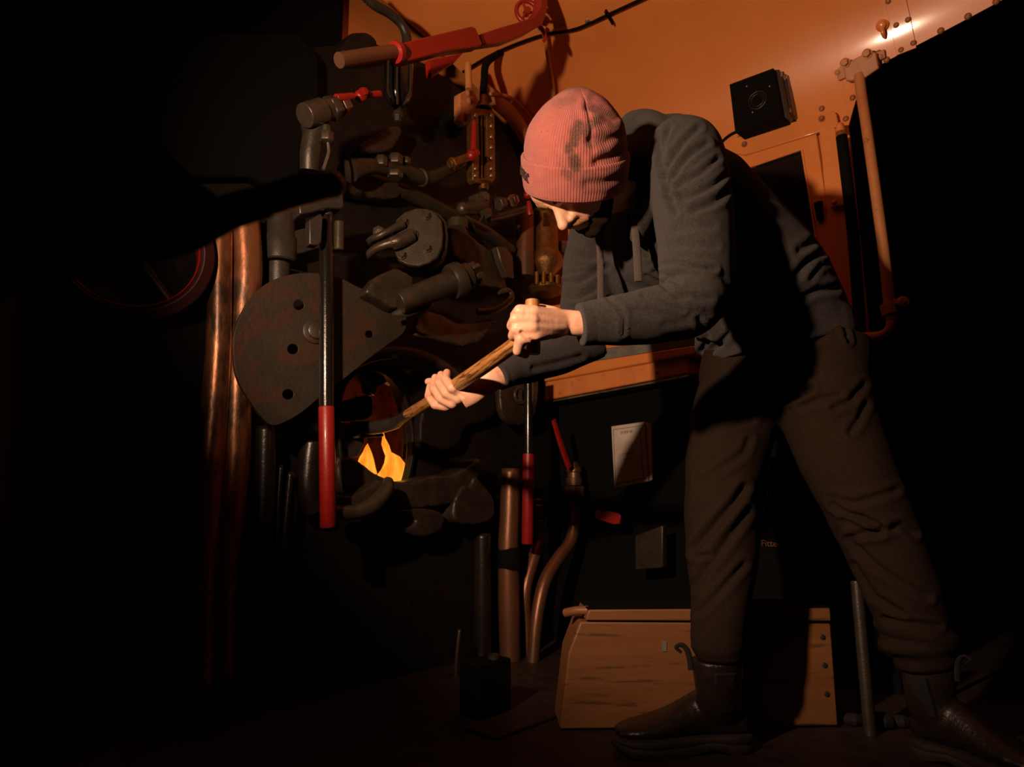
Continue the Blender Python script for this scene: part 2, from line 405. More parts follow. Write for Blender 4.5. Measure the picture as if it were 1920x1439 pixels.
# opening on the right: lower bound of the painted sheet for every station along the side
edge_px = [(1591, 236), (1597, 214), (1604, 190), (1614, 166), (1626, 146), (1641, 130), (1660, 116), (1685, 103), (1715, 88), (1760, 64), (1810, 38), (1860, 11), (1905, -14)]
edge = [wall_st(*e) for e in edge_px]
s_c = edge[0][0]
def tlow(s):
    if s <= s_c: return 0.0
    for (a, ta), (b, tb) in zip(edge[:-1], edge[1:]):
        if s <= b: return ta + (tb - ta) * (s - a) / max(b - a, 1e-6)
    (a, ta), (b, tb) = edge[-3], edge[-1]
    return tb + (tb - ta) / (b - a) * (s - b) * .6
ss = [-.05 + (s_c + .05) * i / 30 for i in range(31)] + [s_c + 1e-4] + [s_c + .004 + .012 * i for i in range(60)]
while ss[-1] < 2.6: ss.append(ss[-1] + .06)
NT = 70
def sheet(off):
    rr = []
    for s in ss:
        lo = tlow(s)
        if s > s_c and lo == 0: lo = edge[0][1]
        rr.append([wp(s, lo + (ZW + 1.75 - lo) * (j / NT), off) for j in range(NT + 1)])
    return rr
A = sheet(0.0); B = sheet(-.012)
mb = MB(); m_, n_ = len(ss), NT + 1
vs = [p for r in A for p in r] + [p for r in B for p in r]; fs = []; o_ = m_ * n_
for i in range(m_ - 1):
    if i == 30: continue
    for j in range(n_ - 1):
        a, b, c, d = i * n_ + j, i * n_ + j + 1, (i + 1) * n_ + j + 1, (i + 1) * n_ + j
        fs.append((a, b, c, d)); fs.append((o_ + a, o_ + d, o_ + c, o_ + b))
    for j in (0, n_ - 1):
        a, d = i * n_ + j, (i + 1) * n_ + j; fs.append((a, d, o_ + d, o_ + a))
for i in (0, m_ - 1):
    for j in range(n_ - 1):
        a, b = i * n_ + j, i * n_ + j + 1; fs.append((a, b, o_ + b, o_ + a))
mb._add(vs, fs)
wall = obj('wall_right', mb, 'paint', kind='structure', sharp=50)
# black lower lining of the same side
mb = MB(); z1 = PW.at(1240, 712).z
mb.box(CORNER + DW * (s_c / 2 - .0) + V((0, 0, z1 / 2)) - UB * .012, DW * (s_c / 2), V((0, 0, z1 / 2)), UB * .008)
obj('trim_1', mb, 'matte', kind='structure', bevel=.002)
# cover strip over the sheet joint near the top right, rivets
mb = MB()
def strip(pa, pb, w):
    (s0, t0), (s1, t1) = wall_st(*pa), wall_st(*pb); k = 14; rr = []
    for i in range(k + 1):
        s = s0 + (s1 - s0) * i / k; t = t0 + (t1 - t0) * i / k
        rr.append([wp(s - w / 2, t, -.001), wp(s - w / 2, t, .004), wp(s + w / 2, t, .004), wp(s + w / 2, t, -.001)])
    v_, f_ = mb.rings(rr); mb._add(v_, f_)
strip((1700, 98), (1676, -12), .052)
obj('joint_strip', mb, 'paint', wall, bevel=.001, label='narrow cover strip over the sheet joint')
riv = [(1666, 3), (1681, 48), (1703, 38), (1690, 94), (1713, 82), (1764, 58), (1815, 31), (1868, 3), (1663, 113), (1648, 100), (1599, 184), (1586, 223), (1541, 204), (1540, 223), (1464, 232), (1396, 270), (1388, 258)]
for x, y in riv:
    s, t = wall_st(x, y); mb = MB(); c = wp(s, t, .004); nn = (wp(s, t, .02) - wp(s, t, 0)).normalized(); mb.rivet(c - nn * .003, nn, .0092)
    obj('rivet', mb, 'rivet', wall)
s, t = wall_st(1655, 48); mb = MB(); nn = (wp(s, t, .02) - wp(s, t, 0)).normalized()
mb.lathe(wp(s, t), nn, [(0, .017), (.008, .017), (.012, .012), (.02, .011), (.022, .008)], 20); mb.tube([wp(s, t, .014), wp(s, t - .022, .02), wp(s, t - .036, .012)], [.006, .006, .004])
obj('roof_lamp_boss', mb, 'paint', label='round boss with a small drop catch, catching the light', cat='boss')
# front wall of the cab behind the boiler
PF = PB.shift(-.165)
mb = MB(); c0 = PF.p0; e1 = CORNER - NB * .0
tC = (CORNER - PF.p0).dot(UB)
mb.box(PF.p0 + UB * (tC - 1.5) + V((0, 0, 1.3)) - NB * .02, UB * 1.53, V((0, 0, 1.3)), NB * .02)
wf = obj('wall_front', mb, 'paint', kind='structure'); hb_ = MB(); hb_.box(PB.at(705, 820, 0) - NB * .2, UB * .53, V((0, 0, .48)), NB * .3); cut(wf, hb_)
mb = MB(); mb.box((0.1, 1.3, -.02), (2.6, 0, 0), (0, 2.0, 0), (0, 0, .02)); obj('floor', mb, 'floor', kind='structure')
# roof inner end towards the driver: flat ceiling beyond the curl
# ------------------------------------------------------------------ sliding side door with dark window
def wplate(px, off, th): return MB().plate(PW, px, off, th)
door = obj('door_1', wplate([(1380, 292), (1530, 247), (1562, 470), (1592, 700), (1345, 700)], .020, .016), 'paint', kind='structure', bevel=.002)
cutm = MB().punch(PW, [(1340, 336), (1504, 281), (1527, 425), (1552, 600), (1340, 620)], .02, .1)
cut(door, cutm)
mb = wplate([(1330, 330), (1508, 276), (1552, 610), (1330, 630)], .010, .004); obj('window_pane', mb, 'glass', door, label='black window glass in the painted frame')
mb = MB(); mb.tube([PW.at(1416, 310, .021), PW.at(1503.5, 281, .021), PW.at(1527, 425, .021), PW.at(1552, 600, .021)], .004, 8, smooth=False); obj('window_bead', mb, 'paint', door)
mb = wplate([(1525, 380), (1538, 376), (1543, 410), (1531, 413)], .034, .016); mb.box(PW.at(1536, 384, .038), PW.u * .01, V((0, 0, .009)), PW.n * .006); obj('latch', mb, 'matte', door, bevel=.002, label='small black door latch')
mb = wplate([(1366, 262), (1563, 208), (1568, 214), (1572, 236), (1396, 291), (1380, 288)], .030, .012); t1 = obj('trim_2', mb, 'paint', kind='structure', bevel=.002)
for x, y in [(1541, 223), (1396, 271)]:
    mb = MB(); mb.bolt(PW.at(x, y, .03), PW.n, .008); obj('bolt', mb, 'rivet', t1)
mb = wplate([(1536, 246), (1565, 237), (1582, 372), (1608, 640), (1612, 705), (1582, 705), (1572, 640)], .028, .02); t2 = obj('trim_3', mb, 'paint', kind='structure', bevel=.002)
mb = wplate([(1554, 377), (1582, 370), (1584, 382), (1557, 389)], .045, .02); mb.bolt(PW.at(1564, 380, .045), PW.n, .006); obj('keeper_plate', mb, 'paint', t2, bevel=.001)
mb = MB(); mb.tube([PW.at(1578, 256, .05), PW.at(1600, 440, .05), PW.at(1650, 1120, .05)], .016, smooth=False); post = obj('door_post', mb, 'matte', label='thin black pole running down beside the painted door frame', cat='pole')
mb = MB(); mb.lathe(PW.at(1576, 248, .05), (0, 0, 1), [(0, .014), (.012, .014), (.026, .010), (.03, .005)], 16); obj('pole_cap', mb, 'paint', post, label='orange painted cap')
# ------------------------------------------------------------------ sill and side locker below the window
root = empty('window_sill', PW.at(1200, 716, .06), 'orange painted window sill and drop panel below the forearm, grey strip on top', 'sill')
mb = wplate([(1020, 672), (1300, 628), (1302, 648), (1020, 692)], .10, .10); obj('grey_strip', mb, 'greypad', root, bevel=.003)
mb = wplate([(1020, 692), (1302, 648), (1302, 664), (1020, 716)], .105, .10); obj('rail', mb, 'paint', root, bevel=.004)
mb = wplate([(1020, 716), (1286, 669), (1290, 676), (1291, 700), (1020, 752)], .090, .09); dp = obj('drop_panel', mb, 'paint_dirty', root, bevel=.005)
mb = wplate([(1020, 754), (1291, 703), (1291, 707), (1020, 757)], .096, .09); obj('lower_lip', mb, 'steel', root, bevel=.001)
mb = wplate([(1020, 640), (1240, 595), (1300, 580), (1301, 628), (1020, 672)], .060, .05); obj('panel', mb, 'paint', root, bevel=.002)
for x, y in [(1232, 697), (1258, 690)][:1]:
    mb = MB(); mb.rivet(PW.at(x, y, .090), PW.n, .008); obj('screw', mb, 'paint_dirty', dp)
# ------------------------------------------------------------------ loudspeaker box on the side
s, t = wall_st(1430, 215); 
PS = Plane(wp(s, t, 0), (PW.n + V((0, 0, -.10))).normalized())
root = empty('speaker', wp(s, t, .02), 'black square loudspeaker box on the orange cab side above the door', 'speaker')
mb = MB().plate(PS, [(1367, 158), (1450, 127), (1467, 219), (1378, 249)], .10, .085); bx = obj('box', mb, 'matte', root, bevel=.003)
mb = MB(); cc = PS.at(1420, 188, .1005); mb.torus(cc, PS.n, .028, .0018, 40, 8); mb.torus(cc, PS.n, .020, .0012, 40, 8); obj('cone_ring', mb, 'leather', bx, label='round cone outline on the face')
mb = MB().plate(PS, [(1452, 131), (1461, 130), (1478, 218), (1469, 222)], .075, .05); obj('side_bracket', mb, 'bone', root, bevel=.002)
mb = MB().plate(PS, [(1466, 142), (1474, 138), (1486, 213), (1480, 219), (1474, 219)], .045, .05); fl = obj('mounting_flange', mb, 'bone', root, bevel=.003)
for x, y in [(1471, 146), (1480, 208)]:
    mb = MB(); mb.bolt(PS.at(x, y, .045), PS.n, .006); obj('bolt', mb, 'steel', fl)
for x, y in [(1400, 162), (1443, 162), (1411, 211)]:
    mb = MB(); mb.rivet(PS.at(x, y, .1), PS.n, .003); obj('screw', mb, 'steel', bx)
def spl(pts, off=.008): return [wp(*wall_st(x, y), off) for x, y in pts]
mb = MB(); mb.tube(spl([(1450, 224), (1440, 240), (1425, 246), (1405, 246), (1385, 248), (1368, 256), (1350, 272)]), .0045, 10); mb.tube(spl([(1436, 236), (1424, 242), (1412, 246)], .012), .004, 10)
obj('speaker_cable', mb, 'matte', label='black cable hanging from the loudspeaker along the orange side', cat='cable')
# ------------------------------------------------------------------ handrail
root = empty('handrail', PW.at(1670, 640, .08), 'long orange painted handrail with bolted top bracket beside the dark opening', 'handrail')
_s, _t = wall_st(1611, 122); PBk = Plane(wp(_s, _t), wp(_s, _t, .1) - wp(_s, _t))
def rp(x, y, off=.09): return PW.at(x, y, off)
mb = MB(); mb.tube([PBk.at(1611, 140, .035), PBk.at(1615, 175, .06), rp(1625, 240, .085), rp(1642, 360, .10), rp(1658, 480, .10), rp(1668, 575, .10), rp(1672, 600, .10)], [.0155, .015, .0145, .0145, .0145, .0145, .0145], 20)
obj('rail', mb, 'fitting_paint', root)
mb = MB().plate(PBk, [(1580, 122), (1630, 96), (1642, 98), (1648, 128), (1622, 146), (1616, 144), (1598, 152), (1586, 152)], .045, .03); bk = obj('top_bracket', mb, 'fitting_paint', root, bevel=.003)
mb = MB().plate(PBk, [(1566, 132), (1577, 124), (1658, 92), (1660, 108), (1572, 152)], .015, .014); obj('base_plate', mb, 'fitting_paint', root, bevel=.002)
for x, y in [(1585, 118), (1626, 101)]:
    mb = MB(); mb.bolt(PBk.at(x, y, .045), PBk.n, .0115, .016); obj('bolt', mb, 'fitting_paint', bk)
for x, y in [(1570, 136), (1650, 106)]:
    mb = MB(); mb.bolt(PBk.at(x, y, .016), PBk.n, .007, .006); obj('bolt', mb, 'fitting_paint', root)
mb = MB(); mb.lathe(rp(1664, 572, .10), rp(1664, 572, .1) - rp(1661, 560, .1), [(0, .02), (.03, .02)], 20); mb.box(rp(1684, 566, .10), PW.u * .022, V((0, 0, .008)), PW.n * .008); mb.torus(rp(1694, 567, .10), (0, -1, .1), .011, .006, 20, 8)
obj('clamp', mb, 'fitting_paint', root, bevel=.001)
mb = MB(); mb.tube([rp(1672, 600, .1), rp(1668, 618, .1), rp(1650, 630, .09), rp(1615, 632, .06)], .013); obj('foot_bend', mb, 'fitting_paint', root)
# hanging cable with clip under the roof, dome screw
mb = MB(); mb.tube(spl([(870, 130), (930, 95), (1010, 62), (1070, 52), (1100, 42), (1150, 18), (1200, -6), (1240, -25)], .014), .005, 10)
cb = obj('roof_cable', mb, 'matte', label='black cable clipped across the orange roof at top centre', cat='cable')
mb = MB(); a = spl([(1136, 16)], .012)[0]; b = spl([(1150, 38)], .012)[0]; mb.tube([a, b], .010, 8, smooth=False, squash=.4); obj('clip', mb, 'matte', cb)
mb = MB(); s, t = wall_st(1102, 40); mb.lathe(wp(s, t), wp(s, t, .02) - wp(s, t), [(0, .009), (.004, .009), (.009, .006), (.010, .001)], 18); obj('dome_nut', mb, 'steel', cb)
mb = MB(); mb.tube(spl([(1022, 40), (1030, 90), (1040, 150), (1046, 215)], .03), .008, 10, smooth=False)
obj('hanging_rod', mb, 'fitting_paint', label='thin orange rod hanging from the roof above the beanie', cat='rod')
# ================================================================== boiler backhead and fire
def B(x, y, off=0.0): return PB.at(x, y, off)
def K(x, y, off=0.0): return PK.at(x, y, off)
boiler = empty('boiler', B(700, 1300, 0) * 1.0, 'black painted boiler end with the open fire hole behind the shovel', 'boiler')
mb = MB(); o = [(150, 560), (190, 380), (300, 250), (430, 150), (560, 90), (700, 80), (800, 120), (880, 180), (950, 250), (990, 340), (1010, 440), (1024, 560), (1034, 760), (1036, 1050), (1036, 1240), (900, 1290), (500, 1370), (150, 1440), (120, 1000)]
mb.plate(PB, o, 0, .05)
bh = obj('backhead', mb, 'black', boiler)
hole = [(640, 770), (645, 735), (660, 708), (684, 696), (706, 696), (730, 706), (752, 732), (766, 768), (774, 815), (774, 850), (768, 885), (760, 912), (720, 930), (680, 915), (650, 885), (640, 840)]
hole = chaikin(hole, 1)
cut(bh, MB().punch(PB, hole, 0, .2))
bh.modifiers.new('bevel', 'BEVEL').width = .004
bh.modifiers['bevel'].segments = 3; bh.modifiers['bevel'].limit_method = 'ANGLE'
# firebox: steel box behind the hole
def fb(a, n, z): return B(705, 800, 0) * 1 + UB * a - NB * n + V((0, 0, z))
mb = MB()
c0 = B(705, 820, 0)
def fbx(c, x, y, z): mb.box(c, x, y, z)
mb.box(c0 - NB * .62 + V((0, 0, 0)), UB * .5, V((0, 0, .45)), NB * .01)
mb.box(c0 - NB * .37 + UB * .5, UB * .01, V((0, 0, .45)), NB * .25)
mb.box(c0 - NB * .37 - UB * .5, UB * .01, V((0, 0, .45)), NB * .25)
mb.box(c0 - NB * .37 + V((0, 0, .45)), UB * .5, V((0, 0, .01)), NB * .25)
mb.box(c0 - NB * .37 - V((0, 0, .45)), UB * .5, V((0, 0, .01)), NB * .25)
obj('firebox', mb, 'fireplate', boiler, label='heat reddened steel lining inside the fire hole')
# lining ring of the hole
def ringplate(px, grow, off, th, cx=705, cy=810):
    out = [(cx + (x - cx) * grow, cy + (y - cy) * grow) for x, y in px]; mb = MB(); k = len(px)
    fo = [PB.at(x, y, off) for x, y in out]; fi = [PB.at(x, y, off) for x, y in px]; n = PB.n
    vs = fo + fi + [p - n * th for p in fo] + [p - n * th for p in fi]; fs = []
    for i in range(k):
        j = (i + 1) % k
        fs += [(i, j, k + j, k + i), (2 * k + i, 3 * k + i, 3 * k + j, 2 * k + j), (i, 2 * k + i, 2 * k + j, j), (k + i, k + j, 3 * k + j, 3 * k + i)]
    mb._add(vs, fs); return mb
obj('hole_ring', ringplate(hole, 1.08, .018, .03), 'black', boiler, bevel=.003, label='scorched ring round the fire hole')
# arch plate and baffle seen above the flames inside the hole
mb = MB().plate(PB, [(648, 752), (690, 740), (700, 748), (700, 778), (690, 786), (650, 790), (642, 775)], -.03, .03); obj('baffle', mb, 'matte', boiler, bevel=.006, label='dark baffle plate inside the fire hole')
mb = MB().plate(PB, [(636, 792), (668, 796), (686, 806), (684, 832), (672, 858), (636, 858)], -.02, .02); obj('inner_flap', mb, 'bone', boiler, bevel=.004, label='dark flap just inside the fire hole')
mb = MB().plate(PB, [(668, 700), (700, 690), (730, 690), (758, 712), (772, 745), (765, 752), (748, 728), (728, 716), (708, 726), (704, 742), (690, 735), (686, 716)], -.012, .03); obj('arch_block', mb, 'bone', boiler, bevel=.004, label='black arch block along the top of the fire hole')
# coal bed
root_c = MB(); random.seed(3)
cb_ = c0 - V((0, 0, .16))
for i in range(220):
    a = random.uniform(-.22, .30); n = random.uniform(.02, .36); r = random.uniform(.012, .024)
    base = B(705 + 0, 905, 0); 
    z = base.z + .012 - .10 * (a) - .02 + random.uniform(-.008, .008) - n * .12
    c = base + UB * a - NB * n; c.z = z
    root_c.ball(c, r, random.uniform(.8, 1.2), random.uniform(.8, 1.2), random.uniform(.7, 1.1), n=7, m=5)
base = B(705, 905, 0); q = []
root_c.box(base - NB * .22 + UB * .04 - V((0, 0, .08)), UB * .27 - V((0, 0, .027)), NB * .19, V((0, 0, .05)))
obj('coal_bed', root_c, 'coal', label='bed of black coal burning inside the fire hole', cat='coal', kind='stuff', sharp=20)
# flames: closed lens shaped bodies of burning gas
PFl = PB.shift(-.03)
def flame(name, left, right, lab):
    mb = MB(); n = len(left); rr = []; heat = []
    for i, ((xl, yl), (xr, yr)) in enumerate(zip(left, right)):
        a, b = PFl.at(xl, yl), PFl.at(xr, yr); c = (a + b) / 2; h = (b - a) / 2; th = min(.02, h.length * .7)
        rr.append([c + h * math.cos(2 * math.pi * j / 16) + PFl.n * (th * math.sin(2 * math.pi * j / 16)) for j in range(16)])
        heat += [.55 * (1 - i / (n - 1)) ** .8 + .12 + .10 * abs(math.cos(2 * math.pi * j / 16)) * 0 for j in range(16)]
    v_, f_ = mb.rings(rr); mb._add(v_, f_); mb.lc = [V((h, 0, 0)) for h in heat]
    o = obj(name, mb, 'flame', label=lab, cat='flame', sharp=None)
    a = o.data.attributes.new('heat', 'FLOAT', 'POINT'); a.data.foreach_set('value', heat); return o
flame('flame', [(672, 880), (672, 868), (675, 858), (681, 848), (685, 838), (689, 832)], [(706, 890), (702, 876), (700, 864), (697, 852), (693, 841), (690, 834)], 'small pointed orange flame, left of the two in the fire hole')
flame('flame', [(706, 905), (708, 890), (716, 880), (722, 868), (724, 855), (719, 843), (716, 833), (717, 820), (716, 803)], [(768, 912), (770, 896), (765, 884), (757, 868), (748, 857), (733, 850), (729, 836), (722, 822), (718, 804)], 'tall licking yellow flame, right of the two in the fire hole')
# ------------------------------------------------------------------ castings round the hole (one casting each)
def cast(name, px, off, th, m='iron', bevel=.008, pl=None, **k):
    if m == 'red': return obj(name, MB().plate(pl or PB, px, off, th), m, bevel=bevel, **k)
    return lump(name, MB().plate(pl or PB, chaikin(px, 1), off, th), m, **k)
cast('firehole_lip', [(630, 855), (655, 856), (672, 862), (690, 878), (710, 892), (735, 901), (764, 905), (790, 898), (820, 890), (850, 892), (890, 868), (900, 856), (906, 872), (900, 895), (885, 920), (870, 940), (830, 950), (780, 955), (730, 950), (690, 935), (650, 930), (636, 905)], .10, .09, label='dark cast lip sloping below the fire hole', cat='casting')
r_ = cast('damper_pedal', [(622, 925), (660, 930), (690, 915), (712, 900), (732, 905), (728, 930), (712, 950), (690, 962), (650, 968), (622, 965)], .16, .05, label='rounded black iron shoe left under the fire hole', cat='casting')
mb = MB(); mb.tube([B(618, 958, .18), B(660, 962, .18), B(698, 948, .18), B(722, 922, .17), B(728, 902, .15)], [.016, .019, .022, .020, .014]); obj('curved_rim', mb, 'iron2', r_)
cast('cast_bracket', [(745, 955), (800, 952), (830, 960), (838, 975), (825, 1000), (790, 1010), (758, 1000), (755, 990), (780, 985), (785, 970), (750, 965)], .10, .05, label='small hooked casting below the fire hole lip', cat='casting')
cast('support_block', [(852, 940), (872, 905), (884, 915), (890, 890), (905, 905), (925, 930), (930, 955), (925, 975), (900, 985), (865, 985), (850, 975)], .11, .08, label='lumpy iron support block right of the fire hole lip', cat='casting')
cast('backing_plate', [(795, 760), (850, 730), (880, 720), (905, 705), (945, 712), (942, 760), (920, 790), (870, 800), (865, 830), (850, 845), (790, 850), (788, 800)], .05, .04, 'black', label='flat black plate right of the fire hole behind the hands', cat='plate')
b_ = cast('hinge_bracket', [(940, 700), (1000, 690), (1012, 705), (1008, 780), (985, 800), (950, 795), (938, 760)], .08, .03, label='iron bracket with a slotted ring behind the lower forearm', cat='bracket')
mb = MB(); mb.torus(B(975, 742, .085), NB, .028, .006, 30, 10); mb.box(B(975, 742, .088), V((0, 0, .022)), UB * .005, NB * .006); obj('slotted_ring', mb, 'iron2', b_)
# curved shield right of the disc, above the hole
mb = MB(); k = 16; rr = []
top = [(783, 595), (800, 580), (830, 590), (860, 606), (895, 604), (925, 596)]; bot = [(780, 622), (800, 632), (838, 644), (870, 650), (900, 642), (934, 600)]
for i, (a, b) in enumerate(zip(top, bot)):
    p, q = B(*a, .16), B(*b, .19); rr.append([p, q, q - NB * .035, p - NB * .02])
v_, f_ = mb.rings(rr); mb._add(v_, f_); lump('heat_shield', mb, 'iron', smooth=5, label='curved iron deflector shield above the fire hole', cat='shield')
mb = MB(); mb.tube([B(640, 700, .04), B(680, 672, .06), B(740, 660, .06), B(800, 670, .05), B(850, 700, .04), B(880, 740, .03)], [.012, .02, .022, .022, .02, .012], squash=.6); obj('arch_rib', mb, 'iron', label='curved iron rib arching over the fire hole', cat='casting')
# ------------------------------------------------------------------ fire door plate
def arc(cx, cy, r, a0, a1, n): return [(cx + r * math.cos(R(a0 + (a1 - a0) * i / n)), cy + r * math.sin(R(a0 + (a1 - a0) * i / n))) for i in range(n + 1)]
disc = [(436, 645), (440, 618), (452, 587), (474, 552), (503, 528), (542, 514), (583, 511), (612, 514), (640, 521), (668, 537), (688, 545), (700, 545), (712, 552), (742, 562), (760, 588), (764, 606), (757, 627), (722, 650), (690, 674), (655, 703), (620, 730), (595, 749), (569, 772), (540, 790), (509, 802), (486, 778), (465, 746), (450, 722), (440, 694)]
fd = empty('fire_door', K(600, 800, 0), 'big rusty rounded fire door plate with small drilled holes behind the upright lever', 'fire door')
pl = obj('door_plate', MB().plate(PK, chaikin(disc, 2), 0, .016), 'rustplate', fd, bevel=.003)
cm = MB()
for x, y, r in [(560, 572, .0125), (549, 655, .0125), (540, 740, .0125), (692, 627, .010)]: cm.cyl(K(x, y, .05), K(x, y, -.05), r)
cut(pl, cm)
mb = MB(); mb.lathe(K(590, 622, 0), PK.n, [(-.01, .032), (.004, .032), (.006, .029)], 32); w_ = obj('washer', mb, 'rustplate', fd, bevel=.001)
mb = MB(); mb.lathe(K(590, 622, 0), PK.n, [(-.01, .02), (.012, .02), (.014, .017)], 32); obj('pivot_pin', mb, 'iron2', w_)
mb = MB().plate(PK, [(690, 545), (708, 518), (745, 503), (772, 520), (770, 545), (757, 566), (740, 576)], .05, .06); lump('lever_boss', MB().plate(PK, [(684, 548), (705, 518), (745, 500), (775, 518), (774, 548), (762, 570), (742, 580)], .05, .06), 'iron', fd)
# ------------------------------------------------------------------ door lever shaft with castle nut
root = empty('lever_shaft', B(800, 600, .2), 'thick iron shaft ending in a castellated nut, left of the gloved hook', 'shaft')
root['label'] = 'thick iron shaft ending in a castellated nut above the curved shield'
a, b = K(748, 568, .07), K(862, 524, .10); ax = (b - a).normalized()
mb = MB(); mb.lathe(a, ax, [(0, .030), ((b - a).length * .75, .034), ((b - a).length, .036)], 28); obj('shaft', mb, 'iron', root, bevel=.002)
mb = MB(); mb.lathe(b, ax, [(-.03, .046), (-.022, .05), (.002, .05), (.006, .044), (.012, .038), (.03, .038)], 32); obj('collar', mb, 'iron', root)
mb = MB(); c = b + ax * .032
mb.lathe(c, ax, [(-.01, .026), (.012, .026), (.016, .02)], 6)
for i in range(6):
    x, y, z = basis(ax); d = x * math.cos(i * math.pi / 3) + y * math.sin(i * math.pi / 3); mb.box(c + d * .024 + ax * .018, d * .008, d.cross(ax) * .007, ax * .012)
obj('castle_nut', mb, 'iron2', root, bevel=.002)
mb = MB(); mb.tube([K(735, 590, .05), K(765, 583, .06), K(800, 570, .06), K(815, 560, .05)], [.006, .016, .014, .004], squash=.4); obj('wedge_plate', mb, 'iron', root)
# curved arm casting to the right of it
root = empty('curved_arm', B(900, 560, .1), 'heavy curved iron arm with a short round neck behind the castellated nut', 'arm')
mb = MB().plate(PB, [(841, 422), (872, 419), (882, 440), (900, 455), (920, 468), (935, 462), (958, 470), (963, 500), (962, 520), (948, 525), (955, 545), (935, 540), (905, 535), (880, 500), (850, 480), (843, 455)], .10, .09); lump('arm_body', mb, 'iron', root)
mb = MB(); mb.lathe(B(858, 430, .06), V((0, 0, 1)), [(0, .036), (.03, .036), (.034, .031)], 28); obj('neck_cap', mb, 'iron2', root)
mb = MB().plate(PB, [(932, 462), (950, 463), (962, 480), (965, 522), (952, 520), (940, 490)], .13, .03); obj('cheek', mb, 'iron2', root, bevel=.004)
# hook
mb = MB(); mb.tube([B(895, 585, .16), B(922, 583, .17), B(945, 572, .175), B(960, 557, .175), B(955, 545, .17), B(942, 546, .17), B(934, 552, .165)], [.012, .012, .012, .011, .010, .008, .004], squash=.55); obj('iron_hook', mb, 'iron2', label='curled iron hook just above the upper fist', cat='hook')
mb = MB(); mb.tube([B(885, 575, .12), B(860, 560, .12), B(830, 548, .10)], [.012, .010, .006]); 
# ------------------------------------------------------------------ valve cover with bolts
root = empty('valve_cover', B(790, 500, .15), 'round flat iron valve cover with bolts and two bent pipes at centre', 'valve')
PV = Plane(B(785, 446, .22), (NB * .72 + V((-.45, -.5, .05))).normalized())
def pv(px, off, th): return MB().plate(PV, px, off, th)
d1 = [(742, 428), (748, 412), (762, 399), (785, 391), (806, 392), (822, 400), (833, 414), (836, 440), (834, 464), (826, 482), (810, 494), (790, 500), (770, 498), (752, 490), (744, 470)]
obj('body', pv([(x + 4, y + 1) for x, y in d1], -.025, .05), 'iron', root, bevel=.006)
cv = obj('cover_plate', pv([(x - 5, y - 1) for x, y in d1], 0, .018), 'iron2', root, bevel=.004)
for x, y in [(799, 405), (757, 416), (772, 440), (800, 466), (753, 479)]:
    mb = MB(); mb.bolt(PV.at(x, y, .002), PV.n, .011 if (x, y) != (772, 440) else .015, .012); obj('bolt', mb, 'iron2', cv)
mb = MB(); mb.tube([PV.at(772, 441, .01), PV.at(748, 452, .02), PV.at(725, 458, .02), PV.at(702, 468, .01), PV.at(680, 488, -.02)], [.020, .020, .014, .012, .009]); mb.lathe(PV.at(740, 455, .02), PV.at(748, 452, .02) - PV.at(735, 456, .02), [(-.01, .02), (.012, .02)], 6); obj('pipe', mb, 'iron2', root)
mb = MB(); mb.tube([PV.at(755, 420, .01), PV.at(735, 430, .02), PV.at(712, 442, .02), PV.at(695, 450, .0), PV.at(688, 462, -.03)], [.014, .010, .010, .010, .009]); obj('pipe', mb, 'iron2', root)
mb = MB(); mb.hexa(PV.at(710, 436, -.02), PV.n, .018, .02); mb.cyl(PV.at(710, 436, -.05), PV.at(710, 436, .004), .010); obj('nut', mb, 'iron2', root)
# ------------------------------------------------------------------ upright red tipped levers
def lever(px, ytop, yred, ybot, off, r, lab, topw=None):
    t, m_, b = K(px[0], ytop, off), K(px[1], yred, off), K(px[2], ybot, off)
    root = empty('upright_lever', b, lab, 'lever', 'black levers with red grips')
    mb = MB(); L_ = (m_ - t).length; mb.lathe(m_, t - m_, [(0, r), (L_ * .78, r), (L_ * .82, r * .82), (L_, r * .8)], 32); obj('rod', mb, 'gloss', root, label='glossy black upper rod')
    mb = MB(); L_ = (m_ - b).length; mb.lathe(b, m_ - b, [(0, r * .92), (.004, r * 1.06), (L_ - .002, r * 1.06), (L_, r * 1.0)], 32); obj('red_grip', mb, 'red', root, label='red painted grip')
    return root
lv = lever((612, 612, 615), 388, 763, 990, .035, .0182, 'larger upright black lever with a red lower grip in front of the rusty plate')
mb = MB().plate(PK, [(560, 382), (600, 368), (644, 362), (645, 388), (640, 392), (612, 390), (585, 398), (562, 402)], .075, .05); obj('head_plate', mb, 'bone', lv, bevel=.004)
mb = MB(); mb.lathe(K(612, 392, .035), (0, 0, -1), [(0, .024), (.012, .018), (.02, .016)], 24); obj('head_collar', mb, 'bone', lv)
mb = MB().plate(PK, [(580, 412), (602, 400), (606, 408), (603, 455), (596, 460), (580, 458)], .075, .03); obj('spring_clip', mb, 'bone', lv, bevel=.003)
mb = MB(); mb.cyl(K(635, 470, .04), K(636, 416, .04), .013); obj('pin', mb, 'iron2', lv, bevel=.003)
p0 = B(990, 726, .16)
root = empty('upright_lever', B(990, 1020, .16), 'smaller upright black lever with a red lower grip beside the copper pipes', 'lever', 'black levers with red grips')
mb = MB(); mb.cyl(B(991, 852, .16), B(991, 690, .16), .0155, n=28); obj('rod', mb, 'gloss', root, label='glossy black upper rod')
mb = MB(); r1 = .0195; mb.lathe(B(989, 1021, .16), B(991, 852, .16) - B(989, 1021, .16), [(0, r1 * .9), (.004, r1), ((B(991, 852, .16) - B(989, 1021, .16)).length, r1)], 28); obj('red_grip', mb, 'red', root, label='red painted grip')
# slanting short red lever on the elbow pipe
mb = MB(); mb.capsule(PW.at(1038, 785, .10), PW.at(1066, 876, .10), .0125); 
RL = mb
